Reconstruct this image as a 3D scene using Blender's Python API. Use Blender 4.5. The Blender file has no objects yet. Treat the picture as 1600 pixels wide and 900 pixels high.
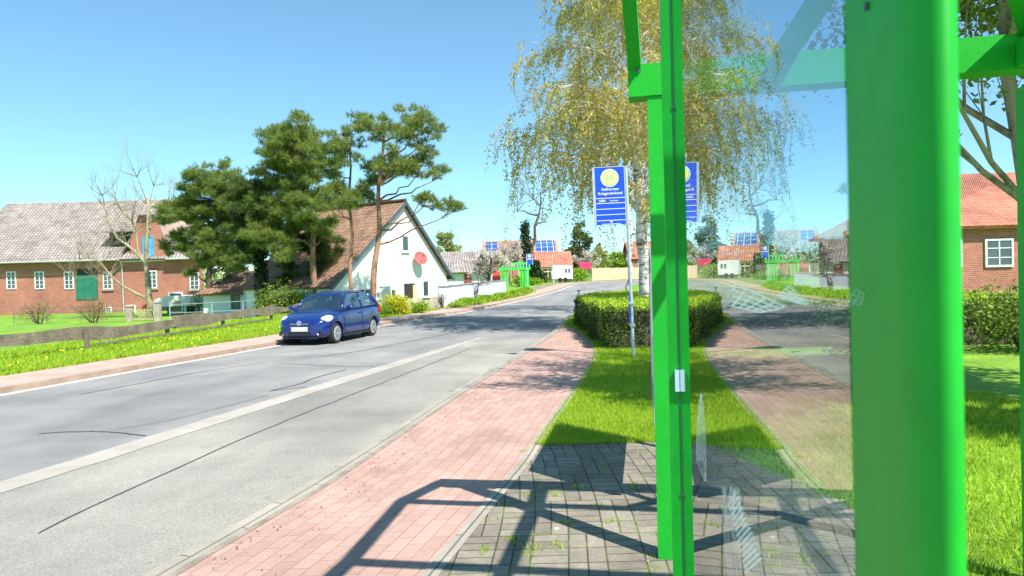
import bpy, bmesh, math, random
import numpy as np
from mathutils import Vector, Matrix, Euler

SC = bpy.context.scene
COL = SC.collection
rad = math.radians
random.seed(7)
RNG = np.random.default_rng(7)

# ------------------------------------------------------------------ camera, sky, sun, exposure
CAM_H = 1.75
cam_rot = Matrix.Rotation(rad(90 - .94), 3, 'X') @ Matrix.Rotation(rad(-1.55), 3, 'Z')
cd = bpy.data.cameras.new('camera')
cam = bpy.data.objects.new('camera', cd)
COL.objects.link(cam)
cam.matrix_world = Matrix.Translation((0, 0, CAM_H)) @ cam_rot.to_4x4()
cd.sensor_width = 36
cd.lens = 1100 / 1600 * 36
cd.clip_start = .05
cd.clip_end = 3000
cd.dof.use_dof = True
cd.dof.focus_distance = 14
cd.dof.aperture_fstop = 20.0
SC.camera = cam

SUN = Vector((.385, -.455, .806)).normalized()          # towards the sun
world = bpy.data.worlds.new('World')
SC.world = world
world.use_nodes = True
wn, wl = world.node_tree.nodes, world.node_tree.links
bg = wn['Background']
sky = wn.new('ShaderNodeTexSky')
sky.sky_type = 'NISHITA'
sky.sun_disc = False
sky.sun_elevation = math.asin(SUN.z)
sky.sun_rotation = math.atan2(SUN.x, SUN.y)
sky.air_density = .8
sky.dust_density = .0
sky.ozone_density = 1.5
hs = wn.new('ShaderNodeMix'); hs.data_type = 'RGBA'; hs.blend_type = 'MULTIPLY'; hs.inputs[0].default_value = 1
hs.inputs[7].default_value = (.74, 1.10, 1.16, 1)
gm = wn.new('ShaderNodeGamma'); gm.inputs[1].default_value = .8
wl.new(sky.outputs[0], gm.inputs[0]); wl.new(gm.outputs[0], hs.inputs[6]); wl.new(hs.outputs[2], bg.inputs[0])
bg.inputs[1].default_value = .15
sl = bpy.data.lights.new('sun', 'SUN')
sl.energy = 5
sl.angle = rad(.5)
sl.color = (1, .955, .89)
so = bpy.data.objects.new('sun', sl)
COL.objects.link(so)
so.rotation_euler = (-SUN).to_track_quat('-Z', 'Y').to_euler()
SC.view_settings.view_transform = 'Standard'
SC.view_settings.look = 'None'
SC.view_settings.gamma = 1
SC.view_settings.exposure = .8
SC.cycles.max_bounces = 8
SC.cycles.transparent_max_bounces = 24
SC.cycles.use_denoising = True

# ------------------------------------------------------------------ measuring helpers
def T(y):                                   # the land rises gently ahead
    if y < 31: return 0.
    if y < 35: return .02 * (y - 31) ** 2 / 8
    if y < 68: return .02 * (y - 33)
    if y < 72: return .74 - .02 * (72 - y) ** 2 / 8 - .0
    return .74

def TZ(x, y):                               # the yards left of the road lie a little lower
    if x > -3 or y < 30: return T(y)
    e = (float(np.interp(y, [7, 13.4, 19.6, 26.9, 31.8, 36, 46, 57, 75, 90], [-9.85, -8.25, -6.65, -5, -3.65, -2, .9, 3.6, 7, 12])) - x - 2.6) / 4.5
    e = min(1, max(0, e)); e = e * e * (3 - 2 * e)
    w = min(1, max(0, (y - 33) / 7)) * min(1, max(0, (88 - y) / 14))
    return T(y) - e * w * (T(y) + .40)

def ray(px, py):
    return cam_rot @ Vector(((px - 800) / 1100, (450 - py) / 1100, -1))

def at(px, py, D):                          # the point at distance D ahead seen in that direction
    d = ray(px, py)
    return Vector((0, 0, CAM_H)) + d * (D / d.y)

def onz(px, D, dz=.1):
    p = at(px, 450, D); return Vector((p.x, D, TZ(p.x, D) + dz))

def G(px, py, dz=0.):                       # the point of the ground there
    d = ray(px, py); C0 = Vector((0, 0, CAM_H)); D = 1.
    while D < 300:
        p = C0 + d * (D / d.y)
        if p.z <= T(D) + dz: return p
        D += .05
    return C0 + d * (300 / d.y)

# ------------------------------------------------------------------ mesh helpers
class MB:
    def __init__(s): s.v, s.f, s.uv = [], [], []
    def quad(s, pts, uv=None):
        n = len(s.v); s.v += [tuple(p) for p in pts]; s.f.append(tuple(range(n, n + len(pts))))
        s.uv.append(uv or [(0, 0)] * len(pts)); return s
    def box(s, c, size, m=None):
        c = Vector(c); hx, hy, hz = size[0] / 2, size[1] / 2, size[2] / 2
        P = [Vector((x, y, z)) for x in (-hx, hx) for y in (-hy, hy) for z in (-hz, hz)]
        if m is not None: P = [m @ p for p in P]
        P = [p + c for p in P]
        d = (size[0], size[1], size[2])
        for idx, ua, ub in (((0, 1, 3, 2), 2, 1), ((4, 6, 7, 5), 1, 2), ((0, 4, 5, 1), 0, 2), ((2, 3, 7, 6), 2, 0), ((0, 2, 6, 4), 1, 0), ((1, 5, 7, 3), 0, 1)):
            s.quad([P[i] for i in idx], [(0, 0), (d[ua], 0), (d[ua], d[ub]), (0, d[ub])])
        return s
    def bar(s, a, b, w, h, up=(0, 0, 1)):   # box beam from a to b
        a, b = Vector(a), Vector(b); x = (b - a); L = x.length; x.normalize()
        up = Vector(up)
        if abs(x.dot(up)) > .98: up = Vector((0, 1, 0)) if abs(x.y) < .9 else Vector((1, 0, 0))
        y = up.cross(x).normalized(); z = x.cross(y)
        m = Matrix((x, y, z)).transposed()
        return s.box((a + b) / 2, (L, w, h), m)
    def tube(s, pts, r, n=6, cap=True):
        pts = [Vector(p) for p in pts]
        if not hasattr(r, '__len__'): r = [r] * len(pts)
        base = len(s.v)
        ref = Vector((.13, .27, .95))
        for i, p in enumerate(pts):
            t = (pts[min(i + 1, len(pts) - 1)] - pts[max(i - 1, 0)])
            if t.length < 1e-9: t = Vector((0, 0, 1))
            t.normalize()
            if abs(t.dot(ref)) > .97: ref = Vector((1, .1, 0)).normalized()
            u = t.cross(ref).normalized(); w = t.cross(u)
            for k in range(n):
                a = 2 * math.pi * k / n
                s.v.append(tuple(p + (u * math.cos(a) + w * math.sin(a)) * r[i]))
        for i in range(len(pts) - 1):
            for k in range(n):
                k2 = (k + 1) % n
                s.f.append((base + i * n + k, base + i * n + k2, base + (i + 1) * n + k2, base + (i + 1) * n + k))
                s.uv.append([(0, 0)] * 4)
        if cap:
            s.f.append(tuple(base + k for k in range(n))[::-1]); s.uv.append([(0, 0)] * n)
            e = base + (len(pts) - 1) * n
            s.f.append(tuple(e + k for k in range(n))); s.uv.append([(0, 0)] * n)
        return s
    def prism(s, poly, vec):                # polygon (3d points) extruded by vec
        vec = Vector(vec); A = [Vector(p) for p in poly]; B = [p + vec for p in A]
        s.quad(A[::-1]); s.quad(B)
        for i in range(len(A)):
            j = (i + 1) % len(A); s.quad([A[i], A[j], B[j], B[i]])
        return s
    def slab(s, a, b, c, d, th):            # sheet a-b (along) d-c with UV in metres, thickness th below its normal
        a, b, c, d = map(Vector, (a, b, c, d)); n = (b - a).cross(d - a).normalized()
        L = (b - a).length; W = (d - a).length
        s.quad([a, b, c, d], [(0, 0), (L, 0), (L, W), (0, W)])
        A = [p - n * th for p in (a, b, c, d)]
        s.quad(A[::-1])
        P = [a, b, c, d]
        for i in range(4):
            j = (i + 1) % 4; s.quad([P[j], P[i], A[i], A[j]], [(0, 0), (1, 0), (1, th), (0, th)])
        return s
    def ball(s, c, r, n=10, m=6):
        c = Vector(c); r = Vector(r) if hasattr(r, '__len__') else Vector((r, r, r))
        base = len(s.v)
        for i in range(m + 1):
            th = math.pi * i / m
            for k in range(n):
                ph = 2 * math.pi * k / n
                s.v.append((c.x + r.x * math.sin(th) * math.cos(ph), c.y + r.y * math.sin(th) * math.sin(ph), c.z + r.z * math.cos(th)))
        for i in range(m):
            for k in range(n):
                k2 = (k + 1) % n
                s.f.append((base + i * n + k, base + (i + 1) * n + k, base + (i + 1) * n + k2, base + i * n + k2)); s.uv.append([(0, 0)] * 4)
        return s
    def disc(s, c, nrm, r, th=.01, n=24, r2=None):
        nrm = Vector(nrm).normalized(); u = nrm.orthogonal().normalized(); w = nrm.cross(u)
        r2 = r if r2 is None else r2
        A = [Vector(c) + u * math.cos(2 * math.pi * k / n) * r + w * math.sin(2 * math.pi * k / n) * r for k in range(n)]
        B = [Vector(c) + nrm * th + u * math.cos(2 * math.pi * k / n) * r2 + w * math.sin(2 * math.pi * k / n) * r2 for k in range(n)]
        s.quad(A[::-1]); s.quad(B)
        for i in range(n):
            j = (i + 1) % n; s.quad([A[i], A[j], B[j], B[i]])
        return s

WL = {}                                     # world location of each thing / part made here
def wloc(o): return WL.get(o.name, Vector((0, 0, 0))) if o is not None else Vector((0, 0, 0))

def obj(name, mb, mat, parent=None, local=False, smooth=False, bevel=0, subd=0, weld=False):
    me = bpy.data.meshes.new(name)
    off = Vector((0, 0, 0)) if local else wloc(parent)
    if isinstance(mb, MB):
        me.from_pydata([tuple(Vector(p) - off) for p in mb.v], [], mb.f)
        uvl = me.uv_layers.new(name='UVMap')
        uvl.data.foreach_set('uv', np.array([c for q in mb.uv for c in q], dtype=np.float32).ravel())
        if weld or mat.name.endswith('_glass'):
            bm = bmesh.new(); bm.from_mesh(me); bmesh.ops.remove_doubles(bm, verts=bm.verts, dist=1e-5); bmesh.ops.recalc_face_normals(bm, faces=bm.faces); bm.to_mesh(me); bm.free()
    else:                                   # (verts n x 3, faces m x k)
        V, F = mb
        V = np.asarray(V, dtype=np.float32) - np.array(off, dtype=np.float32)
        k = F.shape[1]
        me.vertices.add(len(V)); me.vertices.foreach_set('co', V.ravel())
        me.loops.add(F.size); me.loops.foreach_set('vertex_index', F.astype(np.int32).ravel())
        me.polygons.add(len(F)); me.polygons.foreach_set('loop_start', np.arange(0, F.size, k, dtype=np.int32))
        me.update(calc_edges=True)
    me.materials.append(mat)
    o = bpy.data.objects.new(name, me)
    COL.objects.link(o)
    if smooth:
        me.polygons.foreach_set('use_smooth', [True] * len(me.polygons))
    if parent is not None:
        o.parent = parent
        WL[o.name] = off
    if bevel:
        b = o.modifiers.new('bevel', 'BEVEL'); b.width = bevel; b.segments = 2; b.limit_method = 'ANGLE'
    if subd:
        b = o.modifiers.new('sub', 'SUBSURF'); b.levels = subd; b.render_levels = subd
    return o

def tag(o, label, cat, group=None, kind=None):
    o['label'] = label; o['category'] = cat
    if group: o['group'] = group
    if kind: o['kind'] = kind
    return o

def thing(name, label, cat, loc=(0, 0, 0), rotz=0, group=None):
    o = bpy.data.objects.new(name, None); COL.objects.link(o)
    o.empty_display_size = .2
    o.location = loc; o.rotation_euler = (0, 0, rotz)
    WL[o.name] = Vector(loc)
    return tag(o, label, cat, group)

def struct(name, mb, mat, label=None, **k):
    o = obj(name, mb, mat, **k); o['kind'] = 'structure'
    if label: o['label'] = label; o['category'] = 'ground'
    return o

def copy_tree(o, parent=None):
    c = o.copy(); COL.objects.link(c)
    if parent is not None: c.parent = parent
    for ch in o.children: copy_tree(ch, c)
    return c

# ------------------------------------------------------------------ materials
def newmat(name):
    m = bpy.data.materials.new(name); m.use_nodes = True
    nt = m.node_tree; b = nt.nodes['Principled BSDF']
    return m, nt, b
def ramp(nt, fac, stops):
    r = nt.nodes.new('ShaderNodeValToRGB'); e = r.color_ramp.elements
    while len(e) < len(stops): e.new(.5)
    for k, (p, c) in enumerate(stops):
        e[k].position = p; e[k].color = (*c, 1)
    nt.links.new(fac, r.inputs[0]); return r.outputs[0]
def noise(nt, scale, detail=4, rough=.6, vec=None, dist=0):
    n = nt.nodes.new('ShaderNodeTexNoise'); n.inputs['Scale'].default_value = scale
    n.inputs['Detail'].default_value = detail; n.inputs['Roughness'].default_value = rough; n.inputs['Distortion'].default_value = dist
    if vec is None:
        tc = nt.nodes.new('ShaderNodeTexCoord'); vec = tc.outputs['Object']
    nt.links.new(vec, n.inputs['Vector']); return n.outputs['Fac']
def mixc(nt, a, b, fac, mode='MIX'):
    m = nt.nodes.new('ShaderNodeMix'); m.data_type = 'RGBA'; m.blend_type = mode
    for sock, val in ((m.inputs[0], fac), (m.inputs[6], a), (m.inputs[7], b)):
        if isinstance(val, (int, float)): sock.default_value = val
        elif isinstance(val, tuple): sock.default_value = (*val, 1)
        else: nt.links.new(val, sock)
    return m.outputs[2]
def math_(nt, op, a, b=0., c=None):
    m = nt.nodes.new('ShaderNodeMath'); m.operation = op
    for k, v in enumerate((a, b) if c is None else (a, b, c)):
        if isinstance(v, (int, float)): m.inputs[k].default_value = v
        else: nt.links.new(v, m.inputs[k])
    return m.outputs[0]
def bump(nt, b, h, strength=.3, dist=.02):
    n = nt.nodes.new('ShaderNodeBump'); n.inputs['Strength'].default_value = strength; n.inputs['Distance'].default_value = dist
    nt.links.new(h, n.inputs['Height']); nt.links.new(n.outputs[0], b.inputs['Normal'])

def mat(name, col, rough=.6, var=.15, scale=4, metal=0, bmp=0, bscale=60, coat=0, spec=.5, fine=0):
    m, nt, b = newmat(name)
    lo = tuple(c * (1 - var) for c in col); hi = tuple(min(1, c * (1 + var)) for c in col)
    c = ramp(nt, noise(nt, scale), [(.3, lo), (.7, hi)])
    if fine:
        c = mixc(nt, c, ramp(nt, noise(nt, bscale, 2), [(.3, (1 - fine,) * 3), (.7, (1 + fine,) * 3)]), 1., 'MULTIPLY')
    nt.links.new(c, b.inputs['Base Color'])
    b.inputs['Roughness'].default_value = rough; b.inputs['Metallic'].default_value = metal
    b.inputs['Coat Weight'].default_value = coat; b.inputs['Specular IOR Level'].default_value = spec
    if bmp: bump(nt, b, noise(nt, bscale, 3), bmp)
    return m

def leafmat(name, stops, trans=.35, rough=.6, cscale=.7, camt=.35, spec=.2):
    m = bpy.data.materials.new(name); m.use_nodes = True; nt = m.node_tree
    b = nt.nodes['Principled BSDF']; out = nt.nodes['Material Output']
    g = nt.nodes.new('ShaderNodeNewGeometry')
    f = math_(nt, 'ADD', math_(nt, 'MULTIPLY', g.outputs['Random Per Island'], 1 - camt), math_(nt, 'MULTIPLY', noise(nt, cscale, 3), camt))
    c = ramp(nt, f, stops)
    nt.links.new(c, b.inputs['Base Color']); b.inputs['Roughness'].default_value = rough
    b.inputs['Specular IOR Level'].default_value = spec
    t = nt.nodes.new('ShaderNodeBsdfTranslucent'); nt.links.new(c, t.inputs[0])
    mx = nt.nodes.new('ShaderNodeMixShader'); mx.inputs[0].default_value = trans
    nt.links.new(b.outputs[0], mx.inputs[1]); nt.links.new(t.outputs[0], mx.inputs[2])
    nt.links.new(mx.outputs[0], out.inputs[0])
    return m

def asphalt(name, base, tint, patch=.35, blot=.6):
    m, nt, b = newmat(name)
    tc = nt.nodes.new('ShaderNodeTexCoord')
    mp = nt.nodes.new('ShaderNodeMapping'); mp.inputs['Scale'].default_value = (.25, 1, 1); nt.links.new(tc.outputs['UV'], mp.inputs[0])
    big = ramp(nt, noise(nt, .5, 5, .65), [(.32, tuple(c * (1 - patch) for c in base)), (.5, base), (.7, tint)])
    wear = ramp(nt, noise(nt, blot, 3, .5, mp.outputs[0]), [(.35, (.80, .80, .81)), (.65, (1.16, 1.15, 1.11))])
    c = mixc(nt, big, wear, 1., 'MULTIPLY')
    sp = ramp(nt, noise(nt, 85, 3, .85), [(.3, (.55,) * 3), (.5, (1,) * 3), (.70, (1.7,) * 3)])
    c = mixc(nt, c, sp, .85, 'MULTIPLY')
    st = ramp(nt, noise(nt, 2.3, 6, .75), [(.28, (.72, .71, .70)), (.40, (1,) * 3)])
    c = mixc(nt, c, st, 1., 'MULTIPLY')
    nt.links.new(c, b.inputs['Base Color']); b.inputs['Roughness'].default_value = .85
    b.inputs['Specular IOR Level'].default_value = .3
    bump(nt, b, noise(nt, 160, 2), .25, .01)
    return m

def brick_nodes(nt, vec, w, h, mortar, offset=.5, c1=(.5, .3, .25), c2=(.6, .35, .3), mc=(.5, .45, .4), freq=2):
    br = nt.nodes.new('ShaderNodeTexBrick'); nt.links.new(vec, br.inputs['Vector'])
    br.offset = offset; br.offset_frequency = freq
    br.inputs['Scale'].default_value = 1; br.inputs['Brick Width'].default_value = w; br.inputs['Row Height'].default_value = h
    br.inputs['Mortar Size'].default_value = mortar; br.inputs['Mortar Smooth'].default_value = .2
    br.inputs['Color1'].default_value = (*c1, 1); br.inputs['Color2'].default_value = (*c2, 1); br.inputs['Mortar'].default_value = (*mc, 1)
    return br

def brickmat(name, w, h, mortar, c1, c2, mc, rough=.85, rot=0, uv=True, var=.25, bs=.5, offset=.5, vscale=1.2):
    m, nt, b = newmat(name)
    tc = nt.nodes.new('ShaderNodeTexCoord'); mp = nt.nodes.new('ShaderNodeMapping')
    mp.inputs['Rotation'].default_value = (0, 0, rot)
    nt.links.new(tc.outputs['UV'], mp.inputs[0])
    br = brick_nodes(nt, mp.outputs[0], w, h, mortar, offset, c1, c2, mc)
    v = ramp(nt, noise(nt, vscale, 5, .65), [(.3, (1 - var,) * 3), (.7, (1 + var,) * 3)])
    c = mixc(nt, br.outputs['Color'], v, 1., 'MULTIPLY')
    c = mixc(nt, c, ramp(nt, noise(nt, 70, 3), [(.3, (.85,) * 3), (.7, (1.15,) * 3)]), 1., 'MULTIPLY')
    nt.links.new(c, b.inputs['Base Color']); b.inputs['Roughness'].default_value = rough
    b.inputs['Specular IOR Level'].default_value = .25
    bump(nt, b, math_(nt, 'SUBTRACT', math_(nt, 'MULTIPLY', noise(nt, 60, 3), .3), br.outputs['Fac']), bs, .012)
    return m

def block_paving(name):                      # concrete blocks laid in pairs, alternately along and across, mossy joints
    m, nt, b = newmat(name)
    tc = nt.nodes.new('ShaderNodeTexCoord'); uv = tc.outputs['UV']
    S = .22
    sx = nt.nodes.new('ShaderNodeSeparateXYZ'); nt.links.new(uv, sx.inputs[0])
    cx = math_(nt, 'FLOOR', math_(nt, 'DIVIDE', sx.outputs[0], S * 3)); cy = math_(nt, 'FLOOR', math_(nt, 'DIVIDE', sx.outputs[1], S))
    chk = math_(nt, 'GREATER_THAN', math_(nt, 'FRACT', math_(nt, 'MULTIPLY', math_(nt, 'ADD', cx, cy), .5)), .25)
    lay = dict(c1=(.205, .18, .145), c2=(.30, .265, .21), mc=(.075, .072, .045))
    A = brick_nodes(nt, uv, S, S / 2, .006, 0., **lay)
    mp = nt.nodes.new('ShaderNodeMapping'); mp.inputs['Rotation'].default_value = (0, 0, math.pi / 2); nt.links.new(uv, mp.inputs[0])
    B = brick_nodes(nt, mp.outputs[0], S, S / 2, .006, 0., **lay)
    col = mixc(nt, A.outputs['Color'], B.outputs['Color'], chk)
    fac = math_(nt, 'ADD', math_(nt, 'MULTIPLY', A.outputs['Fac'], math_(nt, 'SUBTRACT', 1., chk)), math_(nt, 'MULTIPLY', B.outputs['Fac'], chk))
    wob = noise(nt, 1.3, 5, .7)
    moss = math_(nt, 'MULTIPLY', fac, ramp(nt, noise(nt, 3.2, 4), [(.5, (0,) * 3), (.62, (1,) * 3)]))
    col = mixc(nt, col, (.13, .2, .03), moss)
    col = mixc(nt, col, ramp(nt, wob, [(.3, (.58, .57, .56)), (.7, (1.22, 1.2, 1.14))]), 1., 'MULTIPLY')
    col = mixc(nt, col, ramp(nt, noise(nt, 22, 5, .8), [(.3, (.7,) * 3), (.55, (1.,) * 3), (.78, (1.45,) * 3)]), .8, 'MULTIPLY')
    spots = ramp(nt, noise(nt, 9, 2), [(.70, (0,) * 3), (.74, (1,) * 3)])
    col = mixc(nt, col, (.62, .6, .54), math_(nt, 'MULTIPLY', spots, .6))
    nt.links.new(col, b.inputs['Base Color']); b.inputs['Roughness'].default_value = .9
    bump(nt, b, math_(nt, 'SUBTRACT', math_(nt, 'MULTIPLY', noise(nt, 50, 3), .4), fac), .7, .012)
    return m

def tilemat(name, c1, c2, mc, w=.25, h=.33, lichen=None):   # u along the ridge, v up the slope
    m, nt, b = newmat(name)
    tc = nt.nodes.new('ShaderNodeTexCoord'); uv = tc.outputs['UV']
    br = brick_nodes(nt, uv, w, h, .02, 0., c1, c2, mc)
    sx = nt.nodes.new('ShaderNodeSeparateXYZ'); nt.links.new(uv, sx.inputs[0])
    wave = math_(nt, 'SINE', math_(nt, 'MULTIPLY', sx.outputs[0], 2 * math.pi / w))
    saw = math_(nt, 'FRACT', math_(nt, 'DIVIDE', sx.outputs[1], h))
    hgt = math_(nt, 'SUBTRACT', math_(nt, 'MULTIPLY', wave, .5), saw)
    c = mixc(nt, br.outputs['Color'], ramp(nt, noise(nt, .8, 5, .7), [(.3, (.6,) * 3), (.7, (1.3,) * 3)]), 1., 'MULTIPLY')
    c = mixc(nt, c, ramp(nt, noise(nt, 14, 3, .7), [(.3, (.65,) * 3), (.7, (1.3,) * 3)]), 1., 'MULTIPLY')
    if lichen:
        c = mixc(nt, c, lichen, ramp(nt, noise(nt, 1.7, 6, .8), [(.5, (0,) * 3), (.75, (.8,) * 3)]))
    nt.links.new(c, b.inputs['Base Color']); b.inputs['Roughness'].default_value = .85
    bump(nt, b, hgt, 1., .05)
    return m

def glassmat(name, tint=(.93, .97, 1.), ior=1.5, rough=0.):  # thin architectural glass: clear, with a true fresnel sheen
    m = bpy.data.materials.new(name); m.use_nodes = True; nt = m.node_tree
    nt.nodes.remove(nt.nodes['Principled BSDF']); out = nt.nodes['Material Output']
    t = nt.nodes.new('ShaderNodeBsdfTransparent'); t.inputs[0].default_value = (*tint, 1)
    g = nt.nodes.new('ShaderNodeBsdfGlossy'); g.inputs['Roughness'].default_value = rough
    f = nt.nodes.new('ShaderNodeFresnel'); f.inputs[0].default_value = ior
    mx = nt.nodes.new('ShaderNodeMixShader')
    geo = nt.nodes.new('ShaderNodeNewGeometry')   # both faces of the sheet reflect: 2R / (1 + R), counted once, on the way in
    two = math_(nt, 'DIVIDE', math_(nt, 'MULTIPLY', f.outputs[0], 2.), math_(nt, 'ADD', f.outputs[0], 1.))
    fac = math_(nt, 'MULTIPLY', two, math_(nt, 'SUBTRACT', 1., geo.outputs['Backfacing']))
    nt.links.new(fac, mx.inputs[0]); nt.links.new(t.outputs[0], mx.inputs[1]); nt.links.new(g.outputs[0], mx.inputs[2])
    nt.links.new(mx.outputs[0], out.inputs[0])
    return m

M = {}
M['asphalt'] = asphalt('asphalt', (.238, .236, .228), (.29, .284, .268), .22)
M['bay'] = asphalt('bay_asphalt', (.275, .266, .232), (.335, .32, .275), .2)
M['strip'] = mat('concrete_strip', (.385, .35, .30), .9, .16, 1.5, bmp=.2, bscale=120, fine=.15)
M['kerb'] = brickmat('kerb_concrete', 1.0, .5, .008, (.31, .28, .235), (.355, .32, .265), (.14, .13, .10), var=.2, bs=.3)
M['kerbfar'] = mat('far_kerb_stone', (.33, .24, .18), .9, .25, 3, bmp=.3, bscale=60, fine=.2)
M['gutter'] = mat('gutter_stone', (.55, .48, .42), .9, .15, 3, bmp=.2, bscale=60, fine=.15)
M['redpath'] = brickmat('red_paving', .22, .11, .004, (.385, .245, .20), (.46, .30, .245), (.27, .19, .15), var=.17, bs=.4)
M['farpath'] = brickmat('far_paving', .22, .11, .004, (.43, .31, .25), (.49, .36, .29), (.34, .26, .21), var=.14, bs=.3)
M['sand'] = mat('joint_sand', (.26, .22, .17), .95, .3, 6, fine=.2)
M['paver'] = block_paving('grey_block_paving')
M['tar'] = mat('tar_seam', (.055, .055, .06), .6, .3, 5)
M['soil'] = mat('grass_ground', (.16, .31, .018), .95, .35, .9, bmp=.5, bscale=25, fine=.25)
M['field'] = mat('field', (.14, .25, .035), .95, .3, .05, bmp=.4, bscale=4, fine=.2)
M['dirt'] = mat('dirt', (.24, .21, .12), .95, .35, 1.2, fine=.25, bscale=20)
M['green'] = mat('green_paint', (.011, .40, .024), .5, .09, 2.5, spec=.3, fine=.07, bscale=45)
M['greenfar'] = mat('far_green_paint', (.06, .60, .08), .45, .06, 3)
M['steel'] = mat('galvanised_steel', (.50, .56, .58), .45, .12, 8, metal=.3)
M['darksteel'] = mat('dark_steel', (.10, .13, .17), .45, .1, 8, metal=.3)
M['black'] = mat('black_plastic', (.015, .015, .017), .5, .2, 8)
M['white'] = mat('white_paint', (.80, .80, .78), .5, .04, 3)
M['seal'] = mat('dark_green_seal', (.006, .07, .025), .8, .1, 8)
M['clip'] = mat('clear_clip', (.72, .82, .84), .3, .05, 10)
M['pane'] = glassmat('pane_glass', (.74, .87, .92), 1.85)
M['carglass'] = glassmat('car_glass', (.80, .90, .90), 2.5)
M['winglass'] = mat('window_glass', (.05, .07, .085), .06, .3, 1.5, spec=.9)

M['signblue'] = mat('sign_blue', (.008, .075, .72), .4, .03, 4)
M['signwhite'] = mat('sign_white', (.85, .87, .9), .5, .03, 4)
M['signyellow'] = mat('sign_yellow', (.80, .80, .28), .5, .03, 4)
M['signgreen'] = mat('sign_green', (.28, .62, .32), .5, .03, 4)
M['plaster'] = mat('white_plaster', (.84, .83, .80), .85, .05, 1.2, bmp=.15, bscale=40, fine=.03)
M['plinth'] = mat('plinth_stone', (.40, .34, .28), .9, .25, 3, bmp=.4, bscale=20, fine=.2)
M['brick'] = brickmat('barn_brick', .25, .083, .011, (.36, .10, .068), (.47, .155, .105), (.42, .30, .24), var=.22, bs=.4, vscale=.5)
M['barntile'] = tilemat('barn_tiles', (.27, .222, .195), (.36, .30, .265), (.12, .10, .085), .3, .36, (.40, .375, .33))
M['housetile'] = tilemat('house_tiles', (.25, .14, .085), (.34, .195, .12), (.10, .055, .035), .25, .34, (.40, .28, .17))
M['redtile'] = tilemat('red_tiles', (.50, .17, .10), (.58, .22, .14), (.25, .09, .06), .3, .36)
M['greytile'] = tilemat('grey_tiles', (.30, .26, .235), (.38, .33, .30), (.15, .13, .12), .3, .36, (.4, .36, .3))
M['orangetile'] = tilemat('orange_tiles', (.44, .27, .19), (.52, .33, .24), (.3, .17, .12), .3, .36)
M['solar'] = brickmat('solar_cells', 1.0, 1.6, .05, (.035, .09, .26), (.05, .12, .31), (.55, .6, .65), rough=.25, var=.05, bs=0, offset=0)
M['wood'] = mat('weathered_wood', (.205, .16, .12), .9, .35, 2.2, bmp=.6, bscale=18, fine=.25)
M['freshwood'] = mat('pale_wood', (.62, .47, .29), .8, .14, 2, fine=.1)
M['lattice'] = mat('yellowed_wood', (.45, .40, .22), .85, .25, 5)
M['frame'] = mat('window_frame_white', (.78, .79, .78), .5, .04, 3)
M['frameblue'] = mat('window_blue', (.10, .36, .55), .35, .1, 3)
M['doorgreen'] = mat('barn_door_green', (.02, .17, .105), .7, .2, 3, fine=.15)
M['doordark'] = mat('dark_doorway', (.035, .028, .024), .7, .3, 3)
M['redpaint'] = mat('red_paint', (.42, .05, .045), .6, .1, 3)
M['pinkcanvas'] = mat('pink_canvas', (.70, .05, .14), .7, .1, 3)
M['greywall'] = mat('pale_grey_panels', (.56, .60, .65), .75, .06, .8, fine=.04)
M['cap'] = mat('wall_cap', (.30, .28, .26), .8, .15, 3)
M['dish'] = mat('red_dish', (.68, .14, .13), .5, .06, 4)
M['carblue'] = mat('car_blue_paint', (.005, .024, .16), .25, .03, 4, coat=.9, metal=.15)
M['tyre'] = mat('tyre_rubber', (.02, .02, .021), .85, .2, 20)
M['rim'] = mat('wheel_trim', (.52, .54, .58), .35, .06, 10, metal=.5)
M['lamp'] = mat('headlight_lens', (.78, .82, .88), .12, .05, 6, coat=.5)
M['taillamp'] = mat('tail_light', (.35, .01, .015), .2, .05, 6)
M['seat'] = mat('car_seat', (.20, .22, .23), .9, .1, 10)
M['plate'] = mat('number_plate', (.82, .84, .86), .5, .02, 6)
M['bluestrip'] = mat('plate_blue', (.02, .08, .5), .5, .02, 6)
M['curtain'] = mat('net_curtain', (.55, .58, .6), .9, .2, 6)

def barkmat(name, c1, c2, scale, stretch=6, rough=.95):
    m, nt, b = newmat(name)
    tc = nt.nodes.new('ShaderNodeTexCoord'); mp = nt.nodes.new('ShaderNodeMapping')
    mp.inputs['Scale'].default_value = (1, 1, stretch); nt.links.new(tc.outputs['Object'], mp.inputs[0])
    n = noise(nt, scale, 4, .7, mp.outputs[0])
    nt.links.new(ramp(nt, n, [(.38, c2), (.52, c1)]), b.inputs['Base Color'])
    b.inputs['Roughness'].default_value = rough; bump(nt, b, n, .5, .03)
    return m
M['pinebark'] = barkmat('pine_bark', (.36, .20, .125), (.14, .085, .06), 4, .5)
M['darkbark'] = barkmat('dark_bark', (.13, .10, .075), (.06, .045, .035), 5, .5)
M['barebark'] = barkmat('lichen_bark', (.36, .30, .19), (.17, .13, .09), 5, .6)
M['birchbark'] = barkmat('birch_bark', (.74, .68, .63), (.12, .095, .085), 2.6, 5)
M['twig'] = mat('birch_twig', (.36, .26, .19), .9, .3, 3)
M['palebranch'] = mat('pale_branch', (.66, .57, .50), .9, .25, 3)

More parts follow.
